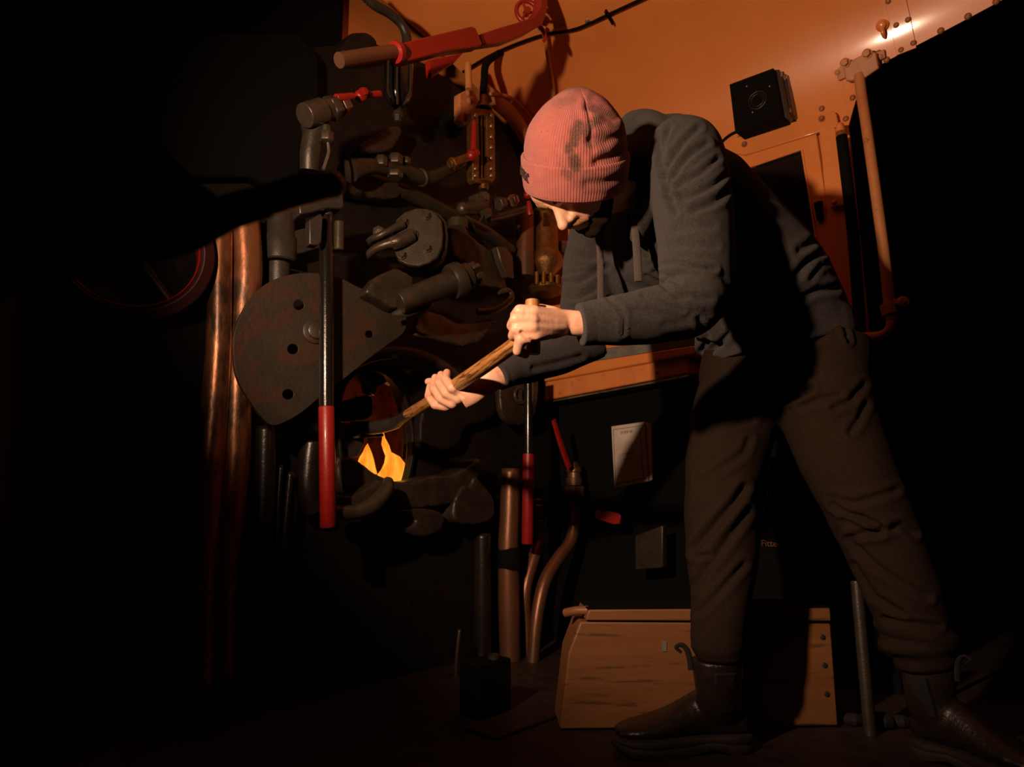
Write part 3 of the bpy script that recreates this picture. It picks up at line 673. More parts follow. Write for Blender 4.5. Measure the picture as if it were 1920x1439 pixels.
# ------------------------------------------------------------------ pipes on the left
def pipe(name, pts, rad, m, lab, off=.10, cat='pipe', group=None, pl=None, **k):
    mb = MB(); mb.tube([(pl or PB).at(x, y, off) for x, y in pts], rad, 24); return obj(name, mb, m, label=lab, cat=cat, group=group, sharp=None, **k)
pipe('copper_pipe', [(414, 430), (412, 520), (410, 640), (402, 760), (392, 880), (384, 1000), (378, 1100), (372, 1300)], [.028, .029, .029, .031, .033, .031, .03, .03], 'copper', 'stained copper pipe standing left of the rusty plate, left of the pair', .045)
pipe('copper_pipe', [(456, 400), (462, 500), (456, 600), (446, 720), (442, 850), (430, 980), (420, 1080), (412, 1280)], [.039, .039, .034, .034, .036, .033, .030, .030], 'copper', 'thicker bright copper pipe right against the edge of the rusty plate', .045)
pipe('iron_pipe', [(498, 800), (496, 900), (490, 1050), (486, 1250)], [.024, .026, .026, .026], 'pipeblack', 'dark iron pipe with a thin light streak below the rusty plate', .06)
pipe('iron_rod', [(527, 872), (521, 960), (518, 1080)], .006, 'pipeblack', 'thin rod below the rusty plate, nearest the dark iron pipe', .06)
pipe('iron_rod', [(545, 885), (537, 970), (527, 1080)], .008, 'pipeblack', 'thin rod below the rusty plate, nearest the red grip', .07)
pipe('bent_feed_pipe', [(585, 830), (580, 870), (578, 920), (590, 960)], .03, 'pipeblack', 'dull dark pipe peeping out left behind the red grip', .05)
root = empty('lubricator', B(525, 545, .03), 'dark steel cylinder with a side lug above the rusty plate', 'cylinder')
mb = MB(); t, b = B(526, 395, .03), B(524, 492, .03); mb.lathe(b, t - b, [(-.0, .040), (.004, .044), ((t - b).length * .45, .044), ((t - b).length * .5, .040), ((t - b).length, .038)], 32); obj('barrel', mb, 'bone', root)
mb = MB(); mb.cyl(B(521, 545, .03), B(522, 494, .03), .030); obj('lower_neck', mb, 'bone', root, bevel=.002)
mb = MB().plate(PB, [(548, 434), (575, 427), (600, 420), (600, 465), (570, 474), (548, 478)], .06, .03); obj('lug', mb, 'bone', root, bevel=.003)
# ------------------------------------------------------------------ hand wheel, far left
PH = Plane(P(250, 470, 1.455), (.5, -.86, .0))
root = empty('hand_wheel', PH.at(250, 610, 0), 'large dim red hand wheel at the far left, its rim half in the dark', 'wheel')
rw = (PH.at(372, 470) - PH.at(250, 470)).length
mb = MB(); c = PH.at(250, 465); k = 64; rr = []
x, y, a = PH.u, PH.v, PH.n
for i in range(k):
    t = 2 * math.pi * i / k; d = x * math.cos(t) + y * math.sin(t)
    rr.append([c + d * rw + a * .0, c + d * (rw + .012) + a * .01, c + d * (rw + .035) + a * .0, c + d * (rw + .035) - a * .05, c + d * rw - a * .05])
v_, f_ = mb.rings(rr, True, True); mb._add(v_, f_); obj('rim', mb, 'maroon', root, bevel=.002)
mb = MB(); rr = []
for i in range(k):
    t = 2 * math.pi * i / k; d = x * math.cos(t) + y * math.sin(t)
    rr.append([c + d * (rw - .0005) + a * .002, c + d * (rw + .003) + a * .006, c + d * (rw + .003) - a * .045, c + d * (rw - .0005) - a * .045])
v_, f_ = mb.rings(rr, True, True); mb._add(v_, f_); obj('inner_band', mb, 'red', root, label='bright red inner band of the rim')
for an in (-50, 70, 190):
    t = R(an); mb = MB(); mb.tube([c - a * .03, c + (x * math.cos(t) + y * math.sin(t)) * (rw + .005) - a * .03], [.014, .010], smooth=False); obj('spoke', mb, 'maroon', root)
mb = MB(); mb.lathe(c - a * .045, a, [(0, .03), (.045, .03), (.055, .02)], 24); obj('hub', mb, 'bone', root)
# ------------------------------------------------------------------ near lever (out of focus) and added black plate
root = empty('regulator_handle', P(600, 400, .42), 'blurred dark red handle reaching in from the left nearest the lens', 'handle')
mb = MB(); mb.tube([P(622, 347, .42), P(560, 358, .42), P(480, 384, .42)], [.0088, .0105, .0100], 20); mb.ball(P(622, 347, .42), .0088); obj('grip', mb, 'red', root, sharp=None)
mb = MB(); mb.tube([P(500, 378, .42), P(430, 398, .42), P(330, 440, .42), P(200, 455, .42), P(-60, 520, .42)], [.0105, .0115, .014, .017, .02], 20); obj('arm', mb, 'matte', root, sharp=None, label='black arm of the handle')
Pq = Plane(P(100, 350, .45), (0, -1, 0)); mb = MB().plate(Pq, chaikin([(-90, 120), (150, 150), (280, 230), (350, 330), (430, 378), (330, 462), (200, 496), (-90, 560)], 2), 0, .008); obj('wheel_mask', mb, 'matte', root, bevel=.001, label='added black plate masking the top of the wheel')  # black plate added to hide the upper half of the wheel
# ------------------------------------------------------------------ black sheets added in place of the unlit upper left
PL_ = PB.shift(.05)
root = empty('corner_blackout', PL_.at(400, 420), 'added casing filling the upper left corner above the handle', 'blackout')
mb = MB().plate(PF, [(-260, -200), (652, -200), (643, 60), (636, 150), (-260, 150)], .045, .04); obj('upper_blackout', mb, 'matte', root, bevel=.004)
mb = MB().plate(PL_, [(-260, 60), (560, 60), (600, 110), (602, 180), (578, 205), (566, 280), (562, 380), (470, 330), (-260, 330)], 0, .045); obj('blackout', mb, 'matte', root, bevel=.01)
# ------------------------------------------------------------------ fittings, upper left
def boltset(mb, pl, pts, off, r):
    for x, y in pts: mb.bolt(pl.at(x, y, off), pl.n, r)
# corrugated conduit
PU = PB.shift(.12)
mb = MB(); path = [PU.at(x, y) for x, y in [(672, -20), (700, 8), (730, 25), (752, 45), (762, 68), (762, 95)]]
prs = []; seg = []
tmp = MB(); tmp.tube(path, .015, 14, sub=14)
cs = [sum((tmp.v[i * 14 + j] for j in range(14)), V((0, 0, 0))) / 14 for i in range(len(tmp.v) // 14)]
mb.tube(cs, [.0155 if i % 2 else .0125 for i in range(len(cs))], 16, smooth=False); obj('corrugated_conduit', mb, 'bone', label='black corrugated conduit curling down at the top left', cat='conduit', sharp=None)
cast('pipe_elbow_cover', [(655, 60), (690, 58), (705, 70), (712, 88), (700, 100), (650, 108), (640, 90)], .10, .06, 'black', label='rounded black elbow under the conduit on the orange patch', cat='cover')
# coupling bar: wooden-looking brown shaft, bright red collar, red slotted bar
root = empty('brake_lever', PB.at(780, 113, .48), 'long red slotted lever with a brown shaft crossing at the top left', 'lever')
def U(x, y, o=0): return PB.at(x, y, .48 + o)
mb = MB(); mb.tube([U(636, 113), U(690, 104), U(745, 96)], [.0165, .0165, .016], 24, smooth=False); obj('shaft', mb, 'copperdull', root, label='dull brown round shaft')
mb = MB(); ax = (U(745, 96) - U(690, 104)).normalized(); mb.lathe(U(742, 98), ax, [(-.006, .018), (-.004, .0245), (.004, .0255), (.012, .023)], 32); obj('collar', mb, 'red', root, label='bright red collar')
mb = MB().plate(PB, [(755, 80), (820, 64), (885, 49), (892, 52), (905, 82), (902, 86), (840, 95), (770, 113), (752, 112)], .49, .04); obj('slotted_bar', mb, 'red', root, bevel=.003)
mb = MB().plate(PB, [(900, 64), (935, 52), (970, 42), (1000, 32), (1014, 14), (1018, -20), (1028, -20), (1026, 20), (1018, 45), (990, 62), (950, 78), (905, 84)], .475, .035); obj('curved_end', mb, 'red', root, bevel=.003)
cast('red_gusset', [(805, 112), (870, 98), (850, 120), (825, 135), (808, 148)], .36, .02, 'red', bevel=.003, label='dull red triangular gusset under the slotted lever', cat='bracket')
mb = MB(); c = PB.at(988, 22, .42); root = empty('blower_valve', PB.at(988, 70, .42), 'small red spoked valve handle cut by the top edge', 'valve')
ax = (NB + V((-.6, 0, -.1))).normalized(); mb.torus(c, ax, .034, .007, 36, 12); obj('rim', mb, 'red', root)
x, y, a = basis(ax)
for i in range(3):
    mb = MB(); mb.cyl(c, c + (x * math.cos(i * 2.1 + .5) + y * math.sin(i * 2.1 + .5)) * .034, .0045); obj('spoke', mb, 'red', root)
mb = MB(); mb.cyl(c - ax * .012, c + ax * .012, .011); obj('hub', mb, 'red', root)
mb = MB(); mb.torus(PB.at(1012, 62, .44), NB, .026, .006, 30, 10, arc=(-2.2, .6)); obj('bent_red_rod', mb, 'red', label='curved red rod end below the valve wheel', cat='rod')
# glass bowl lubricator (dark bottle)
root = empty('oil_bottle', PB.at(745, 230, .16), 'upright black glossy reservoir hanging under the red lever', 'reservoir')
mb = MB(); t = PB.at(749, 105, .16); b = PB.at(745, 200, .16); L_ = (t - b).length
mb.lathe(b, t - b, [(0, .016), (.006, .022), (.02, .036), (.035, .042), (L_ * .97, .044), (L_, .042)], 32); obj('bowl', mb, 'gloss', root)
for x in (728, 745, 770):
    mb = MB(); mb.tube([PB.at(x, 110, .205), PB.at(x - 1, 170, .205), PB.at(745 + (x - 745) * .5, 196, .19)], .003, 8, smooth=False); obj('cage_wire', mb, 'bone', root)
mb = MB(); mb.lathe(PB.at(745, 228, .16), (0, 0, 1), [(0, .010), (.012, .012), (.013, .016), (.03, .016), (.031, .012), (.05, .012)], 6); obj('drain_plug', mb, 'bone', root, bevel=.001)
# red handled cock with hex unions
root = empty('steam_cock', PB.at(610, 240, .2), 'bronze cock with hexagon unions and a short red cross handle at the upper left', 'valve')
def C(x, y, o=0): return PB.at(x, y, .24 + o)
a, b = C(582, 214), C(652, 196); ax = (b - a).normalized(); L_ = (b - a).length
mb = MB(); mb.lathe(a, ax, [(-.02, .03), (L_ * .3, .033), (L_ * .32, .028), (L_ * .5, .028)], 24); obj('body', mb, 'iron2', root, bevel=.002)
mb = MB(); mb.hexa(a + ax * L_ * .58, ax, .033, .03); obj('union_nut', mb, 'iron2', root, bevel=.0015)
mb = MB(); mb.hexa(a + ax * L_ * .86, ax, .027, .026); obj('union_nut', mb, 'copperdull', root, bevel=.0015)
mb = MB(); mb.cyl(C(630, 184, .02), C(662, 180, .02), .0105, .0085); mb.cyl(C(690, 178, .0), C(712, 176, .0), .0085, .0095); mb.ball(C(676, 180, .0), .017, 1, 1, .9); obj('cross_handle', mb, 'red', root, bevel=.001)
mb = MB(); mb.bolt(C(680, 174, .012), NB, .0105, .014); obj('handle_nut', mb, 'red', root)
mb = MB(); mb.ball(C(590, 240, -.03), .034, 1, 1, 1); mb.tube([C(590, 240, -.03), C(582, 285, -.04), C(580, 320, -.05)], [.028, .026, .024]); obj('lower_body', mb, 'iron', root)
root = empty('drain_pipe', PB.at(614, 310, .2), 'thin bent steel drain pipe with a hexagon nut below the red handled cock', 'pipe')
mb = MB(); mb.hexa(C(613, 257), (0, 0, 1), .018, .026); mb.cyl(C(612, 248), C(611, 236), .012); obj('nut', mb, 'iron2', root, bevel=.0015)
mb = MB(); mb.tube([C(615, 268), C(616, 285), C(611, 303), C(606, 318)], .0042, 10); obj('tube', mb, 'steel', root)
# misc dark bodies behind
cast('injector_body', [(665, 275), (700, 255), (735, 232), (760, 240), (745, 270), (730, 285), (690, 287)], .09, .07, 'iron', label='wedge shaped dark iron body under the black reservoir', cat='casting')
mb = MB(); mb.ball(PB.at(845, 232, .05), .045, 1, 1, 1.1); mb.cyl(PB.at(845, 232, .02), PB.at(845, 232, .12), .026); obj('dark_boss', mb, 'matte', label='dark round boss left of the water gauge', cat='boss')
# manifold in the middle
root = empty('valve_manifold', PB.at(740, 350, .12), 'row of dark brass fittings and unions left of the water gauge', 'valve')
def Mn(x, y, o=0): return PB.at(x, y, .13 + o)
mb = MB(); mb.tube([Mn(655, 320), Mn(700, 312), Mn(760, 322), Mn(800, 335), Mn(835, 322), Mn(870, 305)], [.034, .022, .022, .022, .018, .014], 20); obj('main_body', mb, 'iron', root)
for x, y, r, h, m in [(742, 300, .022, .03, 'iron2'), (762, 302, .014, .02, 'iron2'), (715, 303, .018, .03, 'iron2'), (741, 328, .024, .02, 'iron2')]:
    mb = MB(); mb.hexa(Mn(x, y, .015), (0, 0, 1), r, h); obj('hex_nut', mb, m, root, bevel=.0015)
mb = MB(); a, b = Mn(838, 322), Mn(856, 310); mb.hexa((a + b) / 2, b - a, .02, .02); obj('union_nut', mb, 'brass', root, bevel=.001)
mb = MB(); mb.torus(Mn(790, 333), (Mn(835, 322) - Mn(790, 333)), .024, .005, 24, 8); obj('packing_ring', mb, 'iron2', root)
pipe('slanting_pipe', [(640, 320), (700, 340), (770, 365), (840, 400), (910, 435), (960, 470)], [.024, .024, .024, .023, .022, .02], 'iron', 'dark pipe slanting down to the right behind the valve cover', .05)
cast('heavy_flange', [(640, 330), (680, 320), (720, 335), (760, 360), (740, 375), (690, 370), (650, 360)], .07, .05, 'iron', label='heavy dark flange left above the valve cover', cat='flange')
# ------------------------------------------------------------------ water gauge
root = empty('water_gauge', PB.at(905, 350, .16), 'brass framed water gauge glass with round bolts left of the beanie', 'gauge')
def G(x, y, o=0): return PB.at(x, y, .20 + o)
mb = MB().plate(PB, [(886, 210), (892, 203), (922, 203), (928, 212), (929, 335), (923, 343), (893, 343), (887, 336)], .20, .03); fr = obj('frame', mb, 'brass', root, bevel=.003)
cut(fr, MB().punch(PB, [(898, 216), (913, 216), (914, 334), (899, 334)], .20, .1))
mb = MB().plate(PB, [(897, 214), (915, 214), (916, 336), (898, 336)], .180, .008); obj('glass', mb, 'glass', root, label='dark gauge glass')
mb = MB(); mb.cyl(G(903, 336, -.012), G(902, 216, -.012), .004); obj('water_tube', mb, 'brass', root)
for y in (217, 237, 257, 277, 297, 317, 330): 
    for x in ((921,) if 237 <= y <= 297 else (891, 921)):
        mb = MB(); mb.ball(G(x, y, .002), .0075, n=12, m=8); obj('bolt', mb, 'steel', fr)
mb = MB(); mb.lathe(G(907, 205, -.015), (0, 0, 1), [(0, .028), (.008, .026), (.010, .016), (.02, .012), (.05, .011)], 24); obj('top_cap', mb, 'brass', root)
mb = MB(); mb.lathe(G(907, 342, -.015), (0, 0, -1), [(0, .028), (.006, .030), (.01, .018), (.028, .016)], 24); obj('bottom_cap', mb, 'brass', root)
mb = MB(); mb.lathe(G(906, 362, -.015), (0, 0, -1), [(0, .012), (.004, .021), (.03, .021)], 6); obj('gland_nut', mb, 'iron2', root, bevel=.001)
root = empty('gauge_cock', PB.at(880, 310, .2), 'red upright cock handle on a brass stub left of the water gauge', 'valve')
mb = MB(); mb.cyl(G(887, 283, .02), G(889, 230, .02), .0095, .0078); mb.ball(G(889, 231, .02), .0078); mb.ball(G(884, 292, .02), .017, 1, 1, 1); obj('handle', mb, 'red', root, sharp=50)
mb = MB(); mb.bolt(G(892, 288, .035), NB, .009, .012); obj('handle_nut', mb, 'red', root)
mb = MB(); mb.cyl(G(843, 308, .0), G(880, 294, .01), .013); mb.hexa(G(850, 306), G(880, 294) - G(843, 308), .019, .02); obj('stub', mb, 'brass', root, bevel=.001)
# lower cock under the gauge
root = empty('test_cock', PB.at(920, 420, .16), 'lower bronze cock with a red hanging handle beside the brow', 'valve')
mb = MB(); mb.lathe(G(868, 392, -.02), G(905, 388, -.02) - G(868, 392, -.02), [(0, .018), (.02, .021), (.05, .024), (.1, .024)], 24); mb.box(G(898, 385, -.02), UB * .03, V((0, 0, .026)), NB * .02); mb.ball(G(868, 392, -.02), .022); obj('body', mb, 'iron2', root, bevel=.004)
mb = MB(); mb.hexa(G(938, 382, -.01), G(960, 375) - G(920, 388), .024, .03); obj('union_nut', mb, 'iron2', root, bevel=.0015)
mb = MB(); mb.hexa(G(962, 376, 0), G(960, 375) - G(920, 388), .021, .024); obj('union_nut', mb, 'copper', root, bevel=.0015)
mb = MB(); mb.cyl(G(908, 402, .01), G(915, 398, .01), .016); mb.cyl(G(905, 404, .012), G(897, 420, .012), .0025); obj('drain_stub', mb, 'iron2', root)
mb = MB(); mb.tube([G(915, 410, -.02), G(950, 402, -.02), G(985, 392, -.02)], [.012, .014, .012]); obj('stem', mb, 'iron', root)
mb = MB(); mb.lathe(G(994, 404, .01), G(990, 372, .01) - G(994, 404, .01), [(0, .0105), (.004, .0115), (.035, .0085), (.05, .006)], 18); mb.ball(G(989, 366, .01), .0145); obj('handle', mb, 'red', root, sharp=50)
# pale bracket, top of the gauge
root = empty('gauge_bracket', PB.at(880, 230, .14), 'pale orange bolted bracket hanging above the water gauge', 'bracket')
mb = MB().plate(PB, [(862, 175), (876, 168), (890, 172), (898, 190), (892, 205), (884, 228), (874, 234), (862, 226)], .16, .03); bb = obj('bracket_plate', mb, 'fitting_paint', root, bevel=.004)
for x, y in [(880, 174), (882, 189), (876, 216)]:
    mb = MB(); mb.ball(PB.at(x, y, .165), .011, 1, 1, 1); obj('nut', mb, 'fitting_paint', bb)
mb = MB(); mb.tube([PB.at(879, 168, .14), PB.at(877, 120, .14)], .012, smooth=False); obj('rod', mb, 'fitting_paint', root)
pipe('lagged_pipe', [(905, 160), (930, 190), (958, 215), (985, 255), (1005, 300), (1015, 350)], [.018, .028, .030, .026, .026, .026], 'fitting_paint', 'curved orange painted pipe just left of the beanie', .03)
pipe('small_pipe', [(918, 176), (950, 180), (975, 196), (1000, 225)], .006, 'fitting_paint', 'thin orange pipe running over the curved painted pipe', .06)
pipe('black_hose', [(905, 200), (908, 150), (915, 115), (960, 90), (1020, 78), (1080, 60)], [.012, .013, .013, .012, .010, .008], 'matte', 'black hose rising from the gauge and bending to the right', .14)
# brass column behind the nose
root = empty('brass_column', PB.at(1030, 600, .05), 'tall mottled brass valve column below the face', 'valve')
def Q(x, y, o=0): return PB.at(x, y, .10 + o)
mb = MB(); t, b = Q(1022, 395), Q(1024, 500); L_ = (t - b).length
mb.lathe(b, t - b, [(-.075, .030), (-.07, .042), (-.05, .042), (-.045, .030), (-.03, .034), (0, .062), (.02, .066), (.045, .060), (.06, .05), (L_ * .6, .047), (L_, .045)], 36); obj('column', mb, 'brass', root)
mb = MB(); mb.cyl(Q(985, 520, -.03), Q(985, 400, -.03), .034); obj('rear_pipe', mb, 'copperdull', root)
for i in range(7):
    a_ = i * .45 - 1.3; c = Q(1024, 530, 0) + UB * math.sin(a_) * .075 + NB * math.cos(a_) * .05; mb = MB(); mb.cyl(c - V((0, 0, .03)), c + V((0, 0, .018)), .009); obj('flange_stud', mb, 'brass', root)
mb = MB(); mb.lathe(Q(1024, 545, 0), (0, 0, 1), [(-.015, .05), (.0, .068), (.012, .068), (.016, .05)], 36); obj('flange', mb, 'brass', root)
mb = MB(); mb.lathe(Q(1050, 462, .02), UB + NB * .2, [(0, .02), (.01, .026), (.03, .026), (.035, .02)], 24); obj('side_plug', mb, 'copperdull', root)
# ------------------------------------------------------------------ pipes, lower right of the boiler
pipe('copper_pipe', [(958, 880), (956, 960), (953, 1040), (955, 1150), (957, 1250), (958, 1335)], [.031, .034, .034, .036, .034, .028], 'copperdull', 'straight wide copper pipe beside the smaller red tipped lever', .10)
mb = MB(); mb.lathe(PB.at(955, 1062, .10), (0, 0, -1), [(-.06, .037), (-.05, .040), (.0, .041), (.012, .037)], 28); obj('pipe_sleeve', mb, 'matte', label='black sleeve round the straight wide copper pipe', cat='sleeve')
pipe('copper_pipe', [(1010, 975), (1012, 1010), (1000, 1050), (985, 1110), (988, 1180), (990, 1260), (978, 1335)], [.014, .016, .022, .02, .016, .014, .014], 'copperdull', 'slim copper pipe squeezed between the wide one and the elbow pipe', .10)
mb = MB(); mb.lathe(PB.at(1010, 968, .10), (0, 0, 1), [(0, .018), (.004, .022), (.035, .022), (.04, .016), (.055, .018), (.06, .012)], 6); obj('pipe_union', mb, 'copperdull', label='small hexagon union on top of the slim copper pipe', cat='union', bevel=.001)
def E(x, y, o=0): return PB.at(x, y, .17 + o)
root = empty('elbow_pipe', E(1000, 1335), 'bent copper pipe rising to a big hexagon nut with a slanting red lever', 'pipe')
mb = MB(); mb.tube([E(1078, 930), E(1078, 970), E(1070, 1015), (E(1045, 1050)), E(1022, 1090), E(1008, 1150), E(1000, 1230), E(992, 1335)], [.021, .021, .021, .022, .022, .021, .020, .018], 24); obj('tube', mb, 'copperdull', root)
mb = MB(); mb.hexa(E(1077, 924), (0, 0, 1), .040, .044, side=UB + NB * .5); obj('hex_nut', mb, 'copperdull', root, bevel=.002)
mb = MB(); mb.lathe(E(1077, 908), (0, 0, 1), [(-.005, .028), (.02, .030), (.022, .024), (.04, .024), (.044, .028), (.06, .026)], 28); obj('valve_neck', mb, 'copperdull', root)
mb = MB(); mb.ball(E(1076, 878), .026, 1, 1, 1); obj('valve_ball', mb, 'iron', root)
mb = MB(); mb.tube([E(1038, 788, .02), E(1052, 834, .02), E(1067, 876, .02)], [.0115, .0135, .014], squash=.6); obj('red_lever', mb, 'red', root)
pipe('iron_pipe', [(905, 1000), (905, 1100), (905, 1290)], [.03, .03, .03], 'pipeblack', 'dark vertical iron pipe left of the straight wide copper pipe', .04)
pipe('iron_rod', [(862, 1180), (856, 1240), (852, 1330)], .006, 'iron2', 'thin rod low down above the floor left of the tin', .12)
root = empty('oil_tin', PB.at(908, 1335, .18), 'dim square oil tin standing on the floor by the copper pipes', 'tin')
root.location = FL(910, 1338); LOC[root.name] = V(root.location)
mb = MB(); c = FL(910, 1338); mb.box(c + V((0, 0, .062)), UB * .055, NB * .035, V((0, 0, .060))); obj('body', mb, 'matte', root, bevel=.006)
mb = MB(); mb.lathe(c + V((0.02, 0, .12)), (0, 0, 1), [(0, .014), (.012, .014), (.014, .01)], 18); obj('cap', mb, 'bone', root)
mb = MB(); k = FL(1000, 1345); mb.box(k + V((-.0, 0, .004)) , UB * .18, NB * .05, V((0, 0, .004))); obj('pipe_clamp_bar', mb, 'floor', label='flat floor bar along the foot of the copper pipes', cat='bar', bevel=.002)
# ================================================================== things low on the right
# white notice card block
root = empty('notice_card', PW.at(1185, 915, .12), 'white printed notice card hung in the dark below the window sill', 'notice')
PN = Plane(PW.at(1183, 853, .14), (PW.n + V((0.25, -.1, 0))).normalized())
mb = MB().plate(PN, [(1146, 800), (1208, 791), (1216, 903), (1152, 916)], 0, .014); cd = obj('card', mb, 'white', root, bevel=.001)
mb = MB().plate(PN, [(1211, 792), (1220, 795), (1223, 900), (1217, 903)], -.006, .016); obj('card_stack', mb, 'white', root, bevel=.001)
def pline(a, b, w=.0009, m='ink', off=.0006):
    p, q = PN.at(*a, off), PN.at(*b, off); d = (q - p) / 2; mb = MB(); mb.box((p + q) / 2, d, PN.n * .0004, d.normalized().cross(PN.n) * w); return mb
fr = MB()
for a, b in [((1150, 806), (1207, 798)), ((1154, 907), (1213, 896)), ((1150, 806), (1154, 907)), ((1200, 803), (1206, 897))]:
    p = pline(a, b, .0007); fr._add(p.v, p.f)
obj('printed_border', fr, 'ink', cd)
def text(name, s, pl, px, py, size, m, parent, right=None, up=None, off=.001, align='CENTER'):
    cu = bpy.data.curves.new(name, 'FONT'); cu.body = s; cu.size = size; cu.extrude = .0004; cu.align_x = align; cu.align_y = 'CENTER'
    o = bpy.data.objects.new(name, cu); COL.objects.link(o)
    r_ = (right or pl.u).normalized(); u_ = pl.n.cross(r_)
    bpy.context.view_layer.update(); dg = bpy.context.evaluated_depsgraph_get()
    me = bpy.data.meshes.new_from_object(o.evaluated_get(dg)); bpy.data.objects.remove(o); bpy.data.curves.remove(cu)
    mt = Matrix((( r_.x, u_.x, pl.n.x), (r_.y, u_.y, pl.n.y), (r_.z, u_.z, pl.n.z))).to_4x4()
    me.transform(mt); me.materials.append(M[m]); ob = bpy.data.objects.new(name, me); COL.objects.link(ob); put(ob, parent, pl.at(px, py, off)); return ob
rt = PN.at(1200, 806) - PN.at(1150, 813)
random.seed(5); hd = MB()
for k in range(11):
    x = 1164.5 + k * 2.1 + random.uniform(-.3, .3); y = 812 - k * .33; h = random.choice([2.2, 3.0, 2.6]); w = random.choice([.0004, .0007])
    p = pline((x, y - h), (x + random.uniform(-.6, .6), y + h), w); hd._add(p.v, p.f)
    if k % 2: p = pline((x - 1, y + random.choice([-2.2, 0, 2.2])), (x + 1.1, y), .0004); hd._add(p.v, p.f)
obj('heading_print', hd, 'ink', cd)
for (x0, y0), (x1, y1) in [((1165, 852), (1190, 849)), ((1169, 862), (1188, 859))]:
    hd = MB(); n = 14
    for k in range(n):
        f0 = k / n; x = x0 + (x1 - x0) * f0; y = y0 + (y1 - y0) * f0
        p = pline((x, y), (x + (x1 - x0) / n * .8, y - .1), random.choice([.0006, .001, .0008])); hd._add(p.v, p.f)
    obj('print_line', hd, 'ink', cd)
# black cupboard with faded lettering
PC = PW.shift(.02)
root = empty('side_cupboard', PC.at(1440, 1120), 'black cupboard behind the legs with faint reddish lettering', 'cupboard')
mb = MB(); 
def cz(x, y): return PC.at(x, y)
a, b = PC.at(1412, 1130), PC.at(1580, 1130); zt = PC.at(1440, 860).z
a.z = b.z = .20
mid = (a + b) / 2 + V((0, 0, (zt - .2) / 2)); hb = (b - a) / 2
mb.box(mid + PC.n * .03, hb, V((0, 0, (zt - .2) / 2)), PC.n * .03); bd = obj('cupboard_body', mb, 'matte', root, bevel=.004)
PT = PW.shift(.082)
text('lettering', 'p', PT, 1442, 922, .036, 'letter', bd); text('lettering', 'a', PT, 1430, 955, .032, 'letter', bd); text('lettering', 'Fitted', PT, 1446, 1020, .026, 'letter', bd)
mb = MB().plate(PW, [(1190, 1005), (1243, 985), (1243, 1065), (1190, 1070)], .14, .03); obj('junction_box', mb, 'iron', bevel=.004, label='dim square metal box on the wall low behind the notice card', cat='box')
mb = MB(); mb.plate(PW, [(1116, 956), (1122, 957), (1124, 964), (1136, 958), (1158, 963), (1163, 968), (1161, 983), (1150, 984), (1114, 972)], .16, .012); obj('red_catch', mb, 'red', bevel=.002, label='small red metal catch in the dark below the notice card', cat='catch')
mb = MB(); mb.tube([PW.at(1240, 815, .1), PW.at(1285, 780, .1)], .004, smooth=False); 
# wooden chest
zt = .262; Yc = 1.70
bl, br = FL(1040, 1372), FL(1575, 1366)
root = empty('wooden_chest', (bl + br) / 2, 'low worn wooden chest with a lid standing behind the boots', 'chest')
dirx = (br - bl).normalized(); dn = V((dirx.y, -dirx.x, 0)); PCh = Plane(bl, dn); dep = .13
def CH(x, y, off=0): return PCh.at(x, y, off)
ztop = CH(1300, 1165).z; 
front = [CH(1050, 1372), CH(1573, 1368), CH(1558, 1170), CH(1088, 1166), CH(1066, 1225)]
for p in front[:2]: p.z = .004
mb = MB().prism(front, dn, dep); body = obj('body', mb, 'chest', root, bevel=.004)
mb = MB().prism([CH(1098, 1164, .008), CH(1559, 1166, .008), CH(1557, 1141, .008), CH(1104, 1144, .008)], dn, dep + .016); lid = obj('lid', mb, 'chest', root, bevel=.003)
mb = MB().prism([CH(1100, 1142, .006), CH(1557.5, 1139.5, .006), CH(1557, 1138.3, .006), CH(1102, 1140.5, .006)], dn, dep + .012); obj('lid_top', mb, 'matte', lid, label='thin black plate over the top of the lid')  # thin black plate that makes the top of the lid dark
for x, y in [(1542, 1195), (1546, 1248), (1550, 1302)]:
    mb = MB(); mb.lathe(CH(x, y), dn, [(-.001, .006), (.002, .006), (.003, .004)], 16); obj('screw', mb, 'bone', body)
mb = MB().plate(PCh, [(1242, 1203), (1250, 1203), (1250, 1222), (1242, 1222)], .002, .004); obj('metal_tab', mb, 'greypad', body)
mb = MB(); mb.tube([CH(1060, 1150, -.05), CH(1080, 1146, -.03), CH(1104, 1145, -.02)], .010); obj('rope_end', mb, 'chest', root)
# standing pole right of chest and dim things
mb = MB(); a = FL(1632, 1380); mb.cyl(a, P(1606, 1090, a.y + .02), .013, n=20); obj('standing_pole', mb, 'bone', label='slim pole standing on the floor between the chest and the rear leg', cat='pole')
random.seed(11)
for i, (x, y) in enumerate([(1600, 1362), (1655, 1368), (1690, 1366)]):
    mb = MB(); c = FL(x, y); r = .018 + .005 * (i % 2); mb.ball(c + V((0, 0, r * .75)), r, 1.2, .9, .8, n=8, m=6); o = obj('coal_lump', mb, 'coal', sharp=15, label=['small coal lump on the floor right against the chest', 'coal lump on the floor just right of the standing pole', 'coal lump on the floor nearest the rear boot'][i], cat='coal', group='coal lumps on the floor')
# outside the opening: dim rail far right
mb = MB(); mb.tube([PW.at(1694, 600, .12), PW.at(1705, 660, .12), PW.at(1712, 720, .12)], .006); obj('chain_rod', mb, 'matte', label='thin dark rod hanging below the handrail clamp', cat='rod')
mb = MB(); mb.cyl(P(1770, 1044, 1.9), P(1935, 1046, 1.9), .007); mb.cyl(P(1785, 1046, 1.9), P(1785, 1300, 1.9), .007); mb.cyl(P(1925, 1046, 1.9), P(1925, 1300, 1.9), .007); obj('outer_rail', mb, 'matte', label='faint horizontal rail in the dark at the far right', cat='rail')
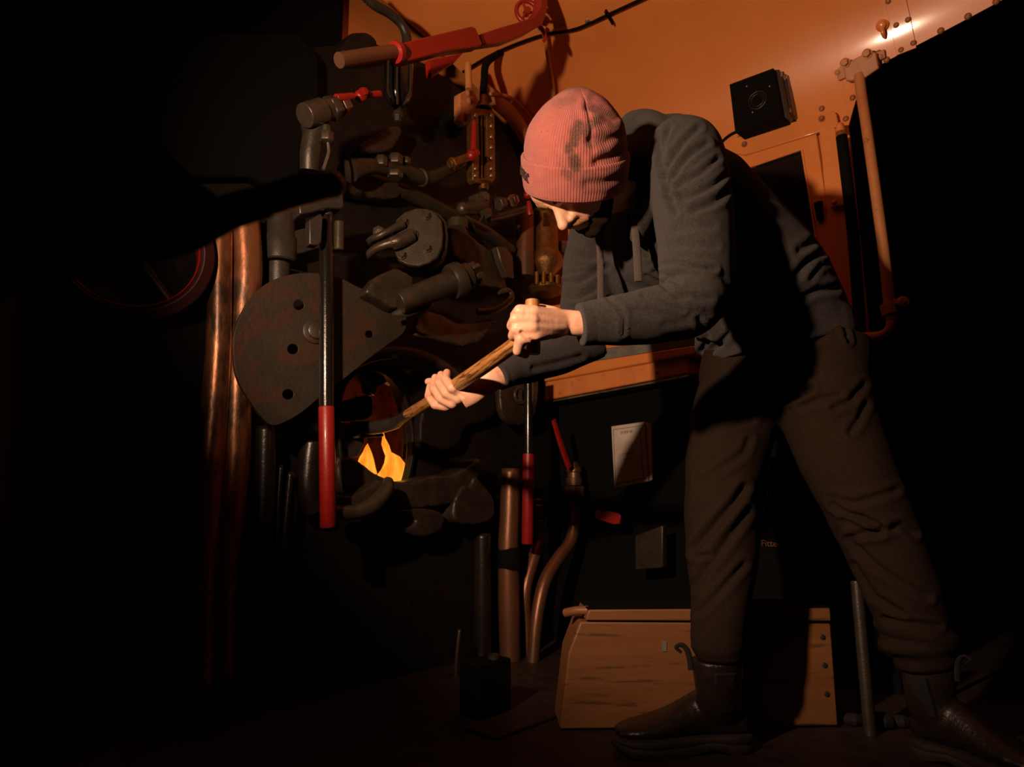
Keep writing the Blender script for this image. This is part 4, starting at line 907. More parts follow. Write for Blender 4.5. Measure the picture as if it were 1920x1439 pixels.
# ================================================================== the fireman
ped = empty('person', FL(1480, 1420), 'person in pink beanie, grey hoodie and dark trousers, bending to shovel into the fire', 'person')
def ell(c, wide, a, tang, b, n=28, e=2.0, ph=0):
    """ring round the limb: wide axis a, thickness b"""
    t = V(tang).normalized(); w = V(wide); w = (w - t * w.dot(t)).normalized(); q = t.cross(w); out = []
    for j in range(n):
        an = 2 * math.pi * j / n; ca, sa = math.cos(an), math.sin(an)
        k = (abs(ca) ** e + abs(sa) ** e) ** (-1 / e)
        out.append(V(c) + w * (a * ca * k) + q * (b * sa * k))
    return out
def limb(mb, st, wide, n=28, e=2.0, sub=5):
    """st: list of (centre, a, b); smooth loft with rounded ends"""
    pts = [V(s[0]) for s in st]; m = len(pts); P_, A_, B_ = [], [], []
    for i in range(m - 1):
        p0, p1, p2, p3 = pts[max(i - 1, 0)], pts[i], pts[i + 1], pts[min(i + 2, m - 1)]
        for k in range(sub):
            t = k / sub
            P_.append(.5 * ((2 * p1) + (p2 - p0) * t + (2 * p0 - 5 * p1 + 4 * p2 - p3) * t * t + (3 * p1 - p0 - 3 * p2 + p3) * t ** 3))
            tt = t * t * (3 - 2 * t); A_.append(st[i][1] * (1 - tt) + st[i + 1][1] * tt); B_.append(st[i][2] * (1 - tt) + st[i + 1][2] * tt)
    P_.append(pts[-1]); A_.append(st[-1][1]); B_.append(st[-1][2]); rr = []
    for i in range(len(P_)):
        tg = P_[min(i + 1, len(P_) - 1)] - P_[max(i - 1, 0)]
        rr.append(ell(P_[i], wide, A_[i], tg, B_[i], n, e))
    v_, f_ = mb.rings(rr); mb._add(v_, f_); return mb
# ---- joints (px, py, depth)
Lsh, Rsh = P(1282, 300, 1.31), P(1165, 350, 1.66)
Lel, Lwr = P(1318, 572, 1.20), P(1092, 608, 1.15)
Rel, Rwr = P(1094, 630, 1.56), P(925, 716, 1.515)
WIDE = (Lsh - Rsh).normalized()
neck = P(1215, 315, 1.44)
hipc = P(1455, 690, 1.55)
HW = (P(1560, 690, 1.47) - P(1385, 715, 1.60)).normalized()
# ---- shovel line
S0, S1 = P(992, 627, 1.145), P(742, 793, 1.86)
SD = (S1 - S0).normalized(); SLEN = (S1 - S0).length
def on_shaft(px):
    lo, hi = 0.0, 1.0
    for _ in range(40):
        m = (lo + hi) / 2; q = S0 + (S1 - S0) * m; x, y, w = proj(np.array([tuple(q)]))
        if x[0] > px: lo = m
        else: hi = m
    return S0 + (S1 - S0) * lo
Uh = ccv(-.72, .50, .48).normalized(); Fh = ccv(-.42, -.80, .43); Fh = (Fh - Uh * Fh.dot(Uh)).normalized(); Rh = Fh.cross(Uh)
nose_tip = P(1053, 431, 1.275)
HC = nose_tip - (Fh * .128 - Uh * .030)
def H(x, y, z): return HC + Rh * x + Fh * y + Uh * z
HX = (Rh, Fh, Uh)
# ---- hoodie
mb = MB()
limb(mb, [(H(0, -.070, -.045), .056, .056), (H(0, -.070, -.08), .066, .066), (neck, .080, .078), (P(1250, 345, 1.47), .11, .10)], WIDE, 28)
torso = [(P(1455, 655, 1.57), .180, .155), (P(1440, 600, 1.56), .185, .158), (P(1405, 525, 1.53), .19, .148), (P(1345, 460, 1.51), .195, .142), (P(1290, 390, 1.49), .20, .130), (P(1255, 345, 1.475), .18, .112), (P(1222, 316, 1.455), .11, .085)]
chestf = [(P(1225, 360, 1.47), .12, .075), (P(1212, 420, 1.50), .14, .085), (P(1212, 480, 1.53), .14, .082), (P(1236, 520, 1.55), .12, .064)]
limb(mb, chestf, WIDE, 30, 2.2)
limb(mb, torso, WIDE * .7 + HW * .3 if False else WIDE, 36, 2.3)
# pelvis part of the hoodie hem turns with the hips
limb(mb, [(P(1450, 600, 1.56), .18, .15), (P(1452, 650, 1.56), .185, .15)], HW, 32, 2.2)
mb.ball(P(1222, 300, 1.47), .072)
# front of the hoodie hanging free of the belly
limb(mb, [(P(1385, 520, 1.50), .10, .07), (P(1362, 575, 1.50), .10, .068), (P(1345, 612, 1.51), .085, .055), (P(1338, 640, 1.52), .06, .035)], HW, 24)
# near sleeve
limb(mb, [(P(1262, 275, 1.36), .055, .06), (Lsh + V((0, 0, .004)), .082, .085), (P(1298, 380, 1.265), .078, .08), (P(1306, 470, 1.23), .072, .072), (P(1306, 540, 1.205), .068, .064)], RIGHT, 28)
limb(mb, [(P(1312, 545, 1.205), .060, .056), (P(1290, 575, 1.19), .056, .060), (P(1230, 590, 1.175), .052, .050), (P(1170, 600, 1.162), .046, .041), (P(1120, 605, 1.155), .040, .032), (P(1098, 607.5, 1.151), .036, .029)], UPC, 28)
mb.ball(P(1318, 560, 1.20), .050)
mb.ball(P(1235, 520, 1.56), .09); mb.ball(P(1190, 520, 1.60), .08)
# far sleeve
limb(mb, [(P(1185, 335, 1.60), .07, .08), (P(1140, 400, 1.66), .085, .085), (P(1112, 480, 1.64), .072, .074), (P(1100, 560, 1.60), .062, .062), (P(1098, 615, 1.575), .060, .055)], RIGHT, 28)
limb(mb, [(P(1112, 625, 1.57), .065, .060), (P(1060, 655, 1.56), .055, .052), (P(1000, 680, 1.515), .045, .042), (P(955, 695, 1.47), .037, .036), (P(934, 703, 1.45), .034, .032)], UPC, 28)
# bunched hood round the neck
hood = [P(1178, 250, 1.50), P(1192, 236, 1.46), P(1222, 238, 1.42), P(1240, 262, 1.37), P(1236, 310, 1.335), P(1222, 360, 1.33), P(1205, 410, 1.345), P(1190, 455, 1.38)]
mb.tube(hood, [.030, .034, .036, .034, .030, .026, .022, .014], 16, squash=1.1)
mb.tube([P(1178, 250, 1.50), P(1160, 300, 1.60), P(1150, 370, 1.62), P(1155, 430, 1.55), P(1175, 470, 1.47)], [.030, .034, .03, .024, .015], 16)
limb(mb, [(P(1212, 262, 1.45), .09, .035), (P(1250, 250, 1.46), .10, .04), (P(1290, 268, 1.48), .08, .03)], WIDE, 20)
me = remesh(mb, .0055, 9)
folds = [
 ([(1232, 250), (1240, 300), (1248, 345), (1257, 372)], 5, .008), ([(1257, 372), (1268, 400)], 5, .006),
 ([(1248, 330), (1262, 295), (1285, 262), (1310, 240)], 5, .006), ([(1253, 352), (1275, 310), (1300, 285), (1325, 270)], 5, .006),
 ([(1255, 360), (1285, 340), (1315, 325), (1345, 298)], 5, .0055), ([(1262, 375), (1300, 368), (1335, 350), (1360, 330)], 5, .0055),
 ([(1300, 395), (1330, 385), (1350, 372), (1372, 350)], 6, .006), ([(1250, 300), (1245, 270), (1256, 238)], 4, .005),
 ([(1268, 430), (1300, 425), (1335, 425)], 6, .003), ([(1245, 462), (1290, 458), (1340, 462)], 6, .003),
 ([(1240, 498), (1262, 494), (1300, 500), (1340, 505)], 4, .006), ([(1225, 510), (1245, 516), (1275, 530)], 4, .005), ([(1212, 517), (1235, 528), (1262, 548), (1290, 556)], 4, .005),
 ([(1270, 560), (1300, 558), (1330, 560)], 6, .003), ([(1190, 583), (1230, 588), (1280, 592), (1320, 585)], 7, .0022), ([(1140, 560), (1160, 575), (1170, 595), (1168, 625)], 3.5, .005),
 ([(1205, 555), (1235, 570), (1280, 582)], 4, .004), ([(1245, 608), (1285, 602), (1330, 590)], 6, .002),
 ([(1062, 470), (1080, 478), (1110, 485)], 5, .006), ([(1058, 530), (1085, 528), (1115, 512), (1140, 500)], 5, .009), ([(1062, 515), (1090, 512), (1120, 503)], 4, .005), ([(1060, 560), (1085, 558), (1115, 545)], 5, .006),
 ([(1000, 690), (1040, 682), (1090, 668)], 5, .004), ([(1075, 430), (1100, 445), (1125, 455)], 5, .005),
 ([(1500, 470), (1530, 452), (1560, 470)], 7, .006), ([(1490, 520), (1515, 490), (1550, 470)], 7, .008), ([(1500, 560), (1530, 545), (1570, 540)], 6, .007), ([(1520, 520), (1540, 495), (1575, 490)], 5, .005),
 ([(1330, 660), (1350, 645), (1380, 612)], 5, .006), ([(1310, 600), (1325, 630), (1320, 655)], 5, .006), ([(1182, 400), (1195, 440), (1215, 480)], 4, .005)]
fold_mesh(me, folds, .0022, 7, 1)
hood_o = mesh_obj('hoodie', me, 'hoodie', ped, 'charcoal grey hooded sweatshirt')
# cuff of the near sleeve, hem band
mb = MB(); limb(mb, [(P(1128, 604, 1.157), .0415, .0335), (P(1105, 607, 1.152), .0385, .0315), (P(1087, 609, 1.148), .0375, .0300)], UPC, 32); c_ = obj('cuff', mb, 'hoodie', hood_o, bevel=.003)
mb = MB(); limb(mb, [(P(950, 697, 1.466), .0345, .034), (P(932, 705, 1.448), .0330, .032)], UPC, 28); obj('cuff', mb, 'hoodie', hood_o, bevel=.003)
# drawstrings hanging from the hood
def ribbon(pts, w, th):
    mb = MB(); mb.tube(pts, [w] * len(pts), 12, squash=th / w, side=RIGHT); return mb
obj('drawstring', ribbon([P(1188, 372, 1.325), P(1190, 420, 1.34), P(1194, 470, 1.345), P(1197, 528, 1.34)], .0085, .003), 'cord', hood_o, label='long flat drawstring, nearer the arm', sharp=None)
obj('drawstring', ribbon([P(1120, 430, 1.44), P(1125, 475, 1.44), P(1126, 520, 1.44), P(1126, 565, 1.42)], .0075, .003), 'cord', hood_o, label='drawstring hanging left under the chin', sharp=None)
# ---- trousers
mb = MB()
limb(mb, [(P(1468, 595, 1.56), .165, .12), (P(1462, 655, 1.56), .178, .13), (P(1458, 715, 1.55), .182, .125), (P(1455, 745, 1.55), .16, .11)], HW, 32, 2.3)
limb(mb, [(P(1405, 690, 1.60), .10, .10), (P(1385, 760, 1.57), .100, .10), (P(1364, 850, 1.53), .088, .09), (P(1352, 950, 1.49), .077, .08), (P(1353, 1050, 1.47), .072, .072), (P(1350, 1130, 1.455), .060, .064), (P(1346, 1195, 1.45), .052, .056)], RIGHT, 28)
limb(mb, [(P(1538, 650, 1.50), .11, .11), (P(1545, 740, 1.48), .104, .105), (P(1575, 840, 1.46), .092, .095), (P(1620, 940, 1.44), .084, .086), (P(1655, 1020, 1.435), .078, .080), (P(1688, 1100, 1.435), .073, .075), (P(1712, 1165, 1.435), .066, .068), (P(1722, 1205, 1.435), .062, .064)], RIGHT, 28)
# bunched ankles
for c, r, tilt in [((1347, 1196, 1.45), .056, .004), ((1347, 1212, 1.45), .055, -.006), ((1349, 1228, 1.45), .049, .004)]:
    mb.torus(P(*c), V((tilt * 6, .0, 1)), r - .012, .012, 28, 10)
for c, r, tilt in [((1718, 1186, 1.435), .078, .03), ((1722, 1206, 1.435), .076, -.02), ((1728, 1226, 1.435), .066, .03), ((1734, 1240, 1.43), .058, -.03)]:
    mb.torus(P(*c), V((tilt * 6, .0, 1)), r - .013, .014, 28, 10)
limb(mb, [(P(1347, 1190, 1.45), .050, .05), (P(1348, 1235, 1.45), .044, .045)], RIGHT, 24)
limb(mb, [(P(1716, 1190, 1.435), .064, .06), (P(1738, 1252, 1.43), .048, .05)], RIGHT, 24)
me = remesh(mb, .0055, 8)
folds = [([(1430, 735), (1465, 752), (1498, 742), (1520, 728)], 6, .010), ([(1505, 762), (1540, 750), (1575, 742)], 6, .006), ([(1565, 765), (1595, 750), (1620, 722)], 6, .007), ([(1595, 810), (1612, 785), (1622, 760)], 6, .006),
 ([(1562, 947), (1590, 962), (1625, 975), (1655, 990)], 5, .010), ([(1585, 975), (1620, 995), (1650, 1000)], 6, .006), ([(1600, 1005), (1650, 1000), (1690, 985), (1715, 1000)], 6, .007), ([(1560, 935), (1600, 945), (1650, 930), (1680, 920)], 6, .006),
 ([(1590, 1010), (1640, 1060), (1700, 1100), (1740, 1120)], 6, .006), ([(1600, 1060), (1640, 1120), (1690, 1150)], 6, .006), ([(1660, 1160), (1700, 1168), (1760, 1175)], 5, .006),
 ([(1300, 1030), (1340, 985), (1375, 945), (1395, 915)], 7, .010), ([(1300, 1100), (1345, 1040), (1385, 985), (1400, 960)], 7, .007), ([(1310, 905), (1350, 880), (1395, 850), (1405, 825)], 6, .005), ([(1300, 1045), (1320, 1043), (1330, 1041)], 4, .007), ([(1310, 815), (1350, 800), (1410, 785)], 6, .005),
 ([(1310, 1150), (1350, 1110), (1395, 1060)], 6, .006), ([(1520, 640), (1560, 625), (1580, 632)], 5, .004), ([(1552, 552), (1575, 590), (1592, 640)], 3.5, .010)]
fold_mesh(me, folds, .0035, 8, 2)
tr = mesh_obj('trousers', me, 'trouser', ped, 'dark brown work trousers bunched at the ankles')
mb = MB(); mb.box(P(1400, 727, 1.44), RIGHT * .010, UPC * .006, FWD * .003); obj('belt_tab', mb, 'cord', tr)
# ---- boots
def boot(name, heel, toe, ank, up, lab, yaw_side=1, scale=1.0):
    """heel/toe floor points, ank: (centre of ankle, radius), up: top of the shaft"""
    heel, toe = V(heel), V(toe); d = (toe - heel); L_ = d.length; d.normalize(); sd = d.cross(V((0, 0, 1))).normalized()
    g = empty if False else None
    mb = MB(); rr = []
    #        t      half width   bottom z  top z
    st = [(-.01, .022, .030, .060), (.02, .034, .028, .085), (.10, .037, .028, .105), (.22, .037, .030, .118), (.34, .036, .032, .115), (.46, .038, .030, .098), (.58, .043, .028, .082), (.70, .048, .028, .070), (.82, .047, .030, .062), (.92, .039, .032, .055), (.985, .022, .035, .047)]
    for t, w, z0, z1 in st:
        c = heel + d * (L_ * t); ring = []
        for j in range(20):
            a = 2 * math.pi * j / 20; x = math.cos(a); y = math.sin(a)
            k = (abs(x) ** 2.6 + abs(y) ** 2.6) ** (-1 / 2.6)
            ring.append(c + sd * (w * x * k * (1 if y < 0 else 1 - .25 * y)) + V((0, 0, (z0 + z1) / 2 + (z1 - z0) / 2 * y * k)))
        rr.append(ring)
    v_, f_ = mb.rings(rr); mb._add(v_, f_)
    a0 = heel + d * (L_ * .20) + V((0, 0, .07)); limb(mb, [(a0, .050, .037), (a0 * .6 + V(ank) * .4, .047, .038), (V(ank), .045, .040), (V(up), .052, .047)], d, 24)
    me = remesh(mb, .004, 5)
    up_o = mesh_obj('boot', me, 'leather', ped, lab)
    # elastic gusset on the side turned to the viewer
    s_ = sd if sd.dot(-FWD) > 0 else -sd
    c1 = V(ank) * .25 + V(up) * .75 ; c2 = a0 + V((0, 0, .015)); mb = MB()
    q = [c1 + d * -.017 + s_ * .0505, c1 + d * .026 + s_ * .0505, c2 + d * .018 + s_ * .0445, c2 + d * -.006 + s_ * .0445]
    mb.prism([q[0], q[3], q[2], q[1]], s_, .010); obj('elastic_gusset', mb, 'elastic', up_o, bevel=.002)
    # welted sole with tread and heel
    mb = MB(); out = []; pr = [(-.03, .0), (-.02, .028), (.05, .041), (.15, .042), (.3, .038), (.42, .038), (.55, .045), (.68, .052), (.80, .052), (.90, .045), (.97, .032), (1.005, .014), (1.01, 0)]
    for t, w in pr: out.append((t, w))
    for t, w in pr[-2:0:-1]: out.append((t, -w))
    def zb(t): return .014 * math.exp(-((t - .33) / .07) ** 2) + .012 * max(0, (t - .8) / .2) ** 2
    rr = []
    for lvl, (gr, f_z) in enumerate([(1.0, lambda t: zb(t) + .000), (1.04, lambda t: zb(t) + .006), (1.04, lambda t: .014 + zb(t) * .6), (.985, lambda t: .017 + zb(t) * .5), (.985, lambda t: .020 + zb(t) * .5), (1.03, lambda t: .022 + zb(t) * .4), (1.02, lambda t: .030 + .002 * (t < .15)), (.9, lambda t: .034)]):
        rr.append([heel + d * (L_ * (.5 + (t - .5) * (1 + (gr - 1) * .4))) + sd * (w * gr) + V((0, 0, f_z(t))) for t, w in out])
    v_, f_ = mb.rings(rr); mb._add(v_, f_); obj('sole', mb, 'rubber', up_o, bevel=.001, sharp=50)
    for sgn, bend in ((-.052, -1), (.056, 1)):
        p0 = V(up) + d * sgn; mb = MB(); mb.tube([p0 - V((0, 0, .02)), p0 + V((0, 0, .012)) + d * (.004 * bend), p0 + V((0, 0, .028)) + d * (.016 * bend), p0 + V((0, 0, .024)) + d * (.030 * bend), p0 + V((0, 0, .014)) + d * (.018 * bend)], [.006, .006, .005, .004, .003], 10, squash=.5)
        obj('pull_loop', mb, 'elastic', up_o)
    return up_o
boot('boot', FL(1396, 1403), FL(1152, 1413), P(1347, 1306, 1.462), P(1345, 1236, 1.458), 'scuffed dark leather boot pointing at the chest end')
h2 = P(1730, 1380, 1.46); h2 = V((h2.x + .0, 1.47, 0)); t2_ = V((h2.x + .11, 1.235, 0))
boot('boot', h2, t2_, P(1744, 1316, 1.432), P(1740, 1246, 1.432), 'shadowed rear boot pointing to the lower right')
# ---- body: head, neck, trunk, arms, hands, legs in one skin
mb = MB()
mb.ball(H(0, -.016, .022), 1, .072, .088, .072, HX, 36, 22)
mb.ball(H(0, .034, -.028), 1, .058, .056, .080, HX, 36, 22)
mb.ball(H(0, .040, -.078), 1, .042, .042, .032, HX, 30, 18)
mb.ball(H(0, .062, .026), 1, .058, .037, .034, HX, 30, 18)                          # forehead
for s_ in (-1, 1):
    mb.capsule(H(s_ * .010, .086, .012), H(s_ * .042, .074, .014), .0145, .0135)     # brow ridge
    mb.ball(H(s_ * .038, .056, -.026), .025, 1.0, .78, .95, HX)                     # cheek
    mb.capsule(H(s_ * .016, .078, -.030), H(s_ * .022, .072, -.052), .016, .016)    # fold from nose to mouth
    mb.ball(H(s_ * .031, .068, -.001), .0145, 1.1, .9, .85, HX)                     # closed lids
    mb.capsule(H(s_ * .011, .100, -.033), H(s_ * .013, .092, -.035), .0085)          # nostril wing
    mb.capsule(H(s_ * .060, -.0, -.050), H(s_ * .026, .056, -.092), .018, .017)     # jaw
    mb.ball(H(s_ * .078, -.008, -.010), .030, .22, .62, 1.0, HX)                    # ear
    mb.ball(H(s_ * .081, -.012, .006), .018, .3, .8, .8, HX)
mb.chain([H(0, .084, .014), H(0, .098, -.006), H(0, .110, -.021), H(0, .1165, -.029)], [.0095, .0095, .0100, .0115])
mb.capsule(H(0, .095, -.010), H(0, .100, -.030), .012, .014)
mb.ball(H(0, .080, -.056), .020, 1.1, .75, .8, HX)
mb.capsule(H(-.015, .087, -.061), H(.015, .087, -.061), .0075); mb.capsule(H(-.012, .085, -.070), H(.012, .085, -.070), .0075)
mb.ball(H(0, .070, -.096), .020, 1.2, .9, .9, HX)
limb(mb, [(H(0, -.03, -.02), .055, .06), (H(0, -.035, -.09), .054, .058), (neck, .064, .062), (P(1250, 345, 1.47), .10, .09), (P(1300, 390, 1.49), .15, .09), (P(1400, 490, 1.52), .14, .09), (P(1450, 600, 1.55), .13, .09), (P(1457, 700, 1.55), .14, .09)], WIDE, 28)
mb.chain([P(1262, 330, 1.40), Lsh, Lel, P(1150, 602, 1.16)], [.05, .048, .038, .030])
mb.chain([P(1190, 350, 1.56), P(1140, 400, 1.67), P(1106, 520, 1.63), Rel + V((0, .01, 0)), P(975, 690, 1.49)], [.04, .036, .034, .034, .026])
f1 = FL(1372, 1403) + V((0, 0, .07)); t1_ = FL(1230, 1409) + V((0, 0, .048))
mb.chain([P(1405, 710, 1.59), P(1352, 960, 1.49), P(1346, 1225, 1.45), f1], [.07, .05, .028, .022])
mb.chain([P(1540, 690, 1.49), P(1625, 960, 1.44), P(1740, 1260, 1.43), h2 + V((.01, -.02, .06))], [.07, .05, .032, .03])
mb.chain([f1, t1_], [.022, .012]); mb.chain([h2 + V((.01, -.02, .06)), t2_ + V((-.02, .06, .045))], [.024, .012])
YH = on_shaft(846).y
# near hand (left) closed over the crossbar
def pts(l): return [P(*p) for p in l]
wr = P(1090, 607, 1.15)
limb(mb, [(P(1150, 602, 1.16), .028, .024), (wr, .0225, .017), (P(1062, 605, 1.148), .0225, .0165), (P(1035, 607, 1.138), .027, .0185), (P(1008, 606, 1.125), .0285, .0205), (P(992, 604, 1.116), .027, .0185)], UPC, 24, 2.3)
fing = [  # MCP, PIP, DIP, tip
 ([(1002, 586, 1.108), (975, 583, 1.106), (966, 592, 1.135), (978, 597, 1.160)], [.0125, .0112, .0095, .0085]),
 ([(998, 600, 1.100), (968, 599, 1.098), (960, 611, 1.128), (975, 616, 1.158)], [.0128, .0115, .0098, .0088]),
 ([(998, 615, 1.100), (970, 617, 1.100), (962, 630, 1.126), (976, 636, 1.152)], [.0125, .0112, .0095, .0085]),
 ([(1004, 628, 1.106), (976, 637, 1.104), (971, 658, 1.118), (985, 664, 1.140)], [.0118, .0105, .0092, .0082])]
for p_, r_ in fing: mb.chain(pts(p_), r_, 14)
mb.chain(pts([(1060, 598, 1.150), (1035, 588, 1.158), (1014, 582, 1.162), (1000, 590, 1.164)]), [.014, .0135, .0115, .0095], 14)
for a, b in [((1060, 598, 1.140), (1000, 588, 1.106)), ((1055, 606, 1.136), (996, 601, 1.100)), ((1055, 614, 1.136), (998, 616, 1.101)), ((1052, 622, 1.140), (1006, 628, 1.108))]:
    mb.capsule(P(*a), P(*b), .010, .0125, 12)
# far hand (right) under the shaft, fingers curling up over the near side
limb(mb, [(P(985, 688, 1.495), .028, .026), (P(935, 706, 1.45), .026, .020), (P(908, 720, 1.448), .027, .019), (P(882, 734, 1.455), .031, .018), (P(864, 743, 1.46), .031, .017)], UPC - RIGHT * .3, 24, 2.3)
sh = lambda x: on_shaft(x)
def fpt(px, py, dy=0.0):          # point at a sight line, so far in front of / behind the shaft there
    return P(px, py, on_shaft(px if px > 760 else 760).y + dy)
fing = [
 ([(868, 738, -.012), (848, 728, -.036), (835, 711, -.034), (838, 699, -.012)], [.0125, .0112, .0100, .0090]),
 ([(858, 748, -.012), (837, 738, -.038), (823, 718, -.036), (827, 703, -.012)], [.0128, .0115, .0102, .0092]),
 ([(848, 757, -.010), (826, 747, -.038), (812, 727, -.036), (816, 708, -.012)], [.0125, .0112, .0098, .0088]),
 ([(836, 762, -.008), (816, 760, -.034), (803, 743, -.034), (806, 725, -.014)], [.0118, .0104, .0090, .0082])]
RF = fing
def rp_(l): return [P(x, y, YH * .45 + on_shaft(min(x, 852)).y * .55 + dy) for x, y, dy in l]
for p_, r_ in fing: mb.chain(rp_(p_), r_, 14)
for a, b in [((905, 720, .0), (866, 739, -.006)), ((902, 727, .0), (858, 748, -.008)), ((898, 733, .0), (848, 756, -.008)), ((890, 738, .0), (838, 761, -.006))]:
    mb.capsule(*rp_([a, b]), .012, .0125, 12)
mb.chain([P(950, 700, 1.455), P(915, 714, 1.452), P(885, 730, 1.458)], [.022, .021, .018])
mb.chain(rp_([(890, 720, .004), (850, 722, .034), (822, 716, .034), (803, 716, .016)]), [.014, .0125, .0105, .009], 14)
me = remesh(mb, .0026, 3)
co = get_co(me)
me.vertices.foreach_set('co', co.astype(np.float32).ravel())
# knuckle creases and the tendons on the back of the hand
folds = [([(1040, 600), (1005, 590)], 3.5, .0003), ([(1040, 612), (1002, 608)], 3.5, .0003), ([(986, 580), (984, 594)], 2.2, .0007), ([(978, 623), (990, 636), (1003, 642)], 3, .0025), ([(1003, 642), (1020, 640)], 3, .0015),
         ([(856, 735), (868, 744)], 2.5, .0012), ([(1088, 394), (1120, 400)], 3, .001)]
fold_mesh(me, folds)
body = mesh_obj('body', me, 'skin', ped, 'light skinned face and hands')
# nails on the fingers turned to the viewer
# hair: moustache, brows, sideburn
mb = MB()
for s_ in (-1, 1): mb.chain([H(s_ * .002, .099, -.048), H(s_ * .014, .096, -.052), H(s_ * .026, .086, -.060)], [.0065, .0065, .004], 12)
obj('moustache', mb, 'hair', ped, label='short ginger moustache', sharp=None)
for s_ in (-1, 1):
    mb = MB(); mb.chain([H(s_ * .012, .0995, .014), H(s_ * .030, .094, .020), H(s_ * .047, .082, .016)], [.0035, .004, .0025], 10); obj('eyebrow', mb, 'hair', ped, sharp=None)
me = remesh(MB().ball(H(0, -.026, .012), 1, .076, .084, .072, HX, 30, 20).ball(H(-.070, .012, -.02), .016, .5, .8, 1.3, HX).ball(H(.070, .012, -.02), .016, .5, .8, 1.3, HX), .005, 2)
mesh_obj('hair', me, 'hair', ped)
bm_ = MB().ball(H(0, .046, -.080), 1, .046, .043, .036, HX, 30, 18)
for s_ in (-1, 1): bm_.capsule(H(s_ * .060, .004, -.045), H(s_ * .030, .058, -.090), .0200, .0185)
bm_.ball(H(0, .073, -.097), .0205, 1.25, .9, .9, HX)
me = remesh(bm_, .004, 3); mesh_obj('beard', me, 'beard', ped, 'short beard along the jaw, blackened for shade')
# ---- beanie
Ua = ccv(-.015, .85, .53).normalized(); Fa = ccv(-.93, -.05, .30); Fa = (Fa - Ua * Fa.dot(Ua)).normalized(); Ra = Fa.cross(Ua)
hat0 = P(1077, 351, 1.285)
def hatmesh(prof_, n=260, inner=None, seam=True):
    mb = MB(); rr = []; rib = []; 
    for t, r in prof_:
        ring = []
        for j in range(n):
            a = math.pi / 2 + 2 * math.pi * j / n; ex = 1
            rad = r * (1 + .05 * math.cos(a) ** 2)
            if seam and t > .075:
                k = min(1, (t - .075) / .08)
                for sa in (math.pi * 1.515, math.pi * .5):
                    da = (a - sa + math.pi) % (2 * math.pi) - math.pi
                    rad *= 1 - .075 * k * math.exp(-(da / .045) ** 2) + .02 * k * math.exp(-((abs(da) - .16) / .09) ** 2)
            p = hat0 + Ua * t + Fa * (rad * math.cos(a)) + Ra * (rad * math.sin(a)) ; ring.append(p); rib.append(a)
        rr.append(ring)
    v_, f_ = mb.rings(rr, True); mb._add(v_, f_); return mb, rib
crown = [(.015, .092), (.03, .0965), (.045, .1005), (.06, .1025), (.075, .1035), (.09, .1035), (.105, .1015), (.12, .0985), (.135, .094), (.15, .0870), (.162, .0795), (.174, .0695), (.184, .0595), (.193, .048), (.201, .036), (.208, .024), (.2125, .012), (.214, .003)]
crown = [(t * .875, r * .935) for t, r in crown]
def dense(pr, k=4):
    out = []
    for i in range(len(pr) - 1):
        for j in range(k):
            t = j / k; out.append((pr[i][0] + (pr[i + 1][0] - pr[i][0]) * t, pr[i][1] + (pr[i + 1][1] - pr[i][1]) * t))
    out.append(pr[-1]); return out
def finish_hat(mb, rib, name, parent, lab, folds, na):
    me = mb.mesh(name, sharp=None)
    a = me.attributes.new('rib', 'FLOAT', 'POINT'); a.data.foreach_set('value', rib)
    fold_mesh(me, folds, na, 14, 5)
    co = get_co(me); X, Y, W = proj(co)
    st = np.zeros(len(co))
    for poly, w, s_ in [([(1085, 235), (1080, 255), (1076, 268)], 8, 1.0), ([(1078, 250), (1100, 240), (1122, 225)], 9, .8), ([(1068, 275), (1067, 283)], 7, .9), ([(1076, 300), (1079, 312)], 9, 1.0), ([(1100, 200), (1120, 205), (1150, 218)], 6, .6), ([(1105, 185), (1110, 175)], 5, .5),
                        ([(1110, 265), (1140, 250), (1160, 240)], 11, .55), ([(1130, 290), (1160, 275)], 9, .55), ([(1090, 340), (1130, 345), (1160, 330)], 13, .5), ([(1060, 322), (1068, 330)], 7, .6), ([(1040, 192), (1075, 188)], 6, .3), ([(1105, 330), (1150, 352)], 9, .45)]:
        st = np.maximum(st, s_ * np.exp(-(seg_dist(X, Y, poly) / (w * 1.35)) ** 4))
    toward = ((co - np.array(hat0)) @ np.array(FWD)) < .02
    st *= toward
    a = me.attributes.new('stain', 'FLOAT', 'POINT'); a.data.foreach_set('value', st.astype(np.float32))
    a = me.attributes.new('lc', 'FLOAT_VECTOR', 'POINT'); a.data.foreach_set('vector', (co - np.array(hat0)).astype(np.float32).ravel())
    return mesh_obj(name, me, 'hat', parent, lab)
mb, rib = hatmesh(dense(crown))
hatf = [([(1108, 262), (1135, 268), (1170, 252)], 9, .0048), ([(1105, 200), (1128, 208), (1150, 226)], 8, .004), ([(1120, 305), (1148, 292), (1174, 266)], 8, .0045), ([(1118, 232), (1145, 240), (1165, 238)], 6, .002)]
beanie = finish_hat(mb, rib, 'beanie', ped, 'pink ribbed knit beanie with soot smudges', hatf, .0025)
cuffp = [(.000, .088), (-.004, .093), (-.005, .099), (-.002, .1035), (.006, .1055), (.025, .1075), (.045, .109), (.062, .1095), (.068, .1095), (.0715, .108), (.072, .105), (.070, .102), (.06, .099)]
cuffp = [(t * .90, r * .94) for t, r in cuffp]
mb, rib = hatmesh(dense(cuffp, 4), seam=False)
cuff = finish_hat(mb, rib, 'cuff', beanie, 'folded cuff of the beanie', [([(1100, 345), (1135, 342), (1165, 330)], 6, .003)], .0015)
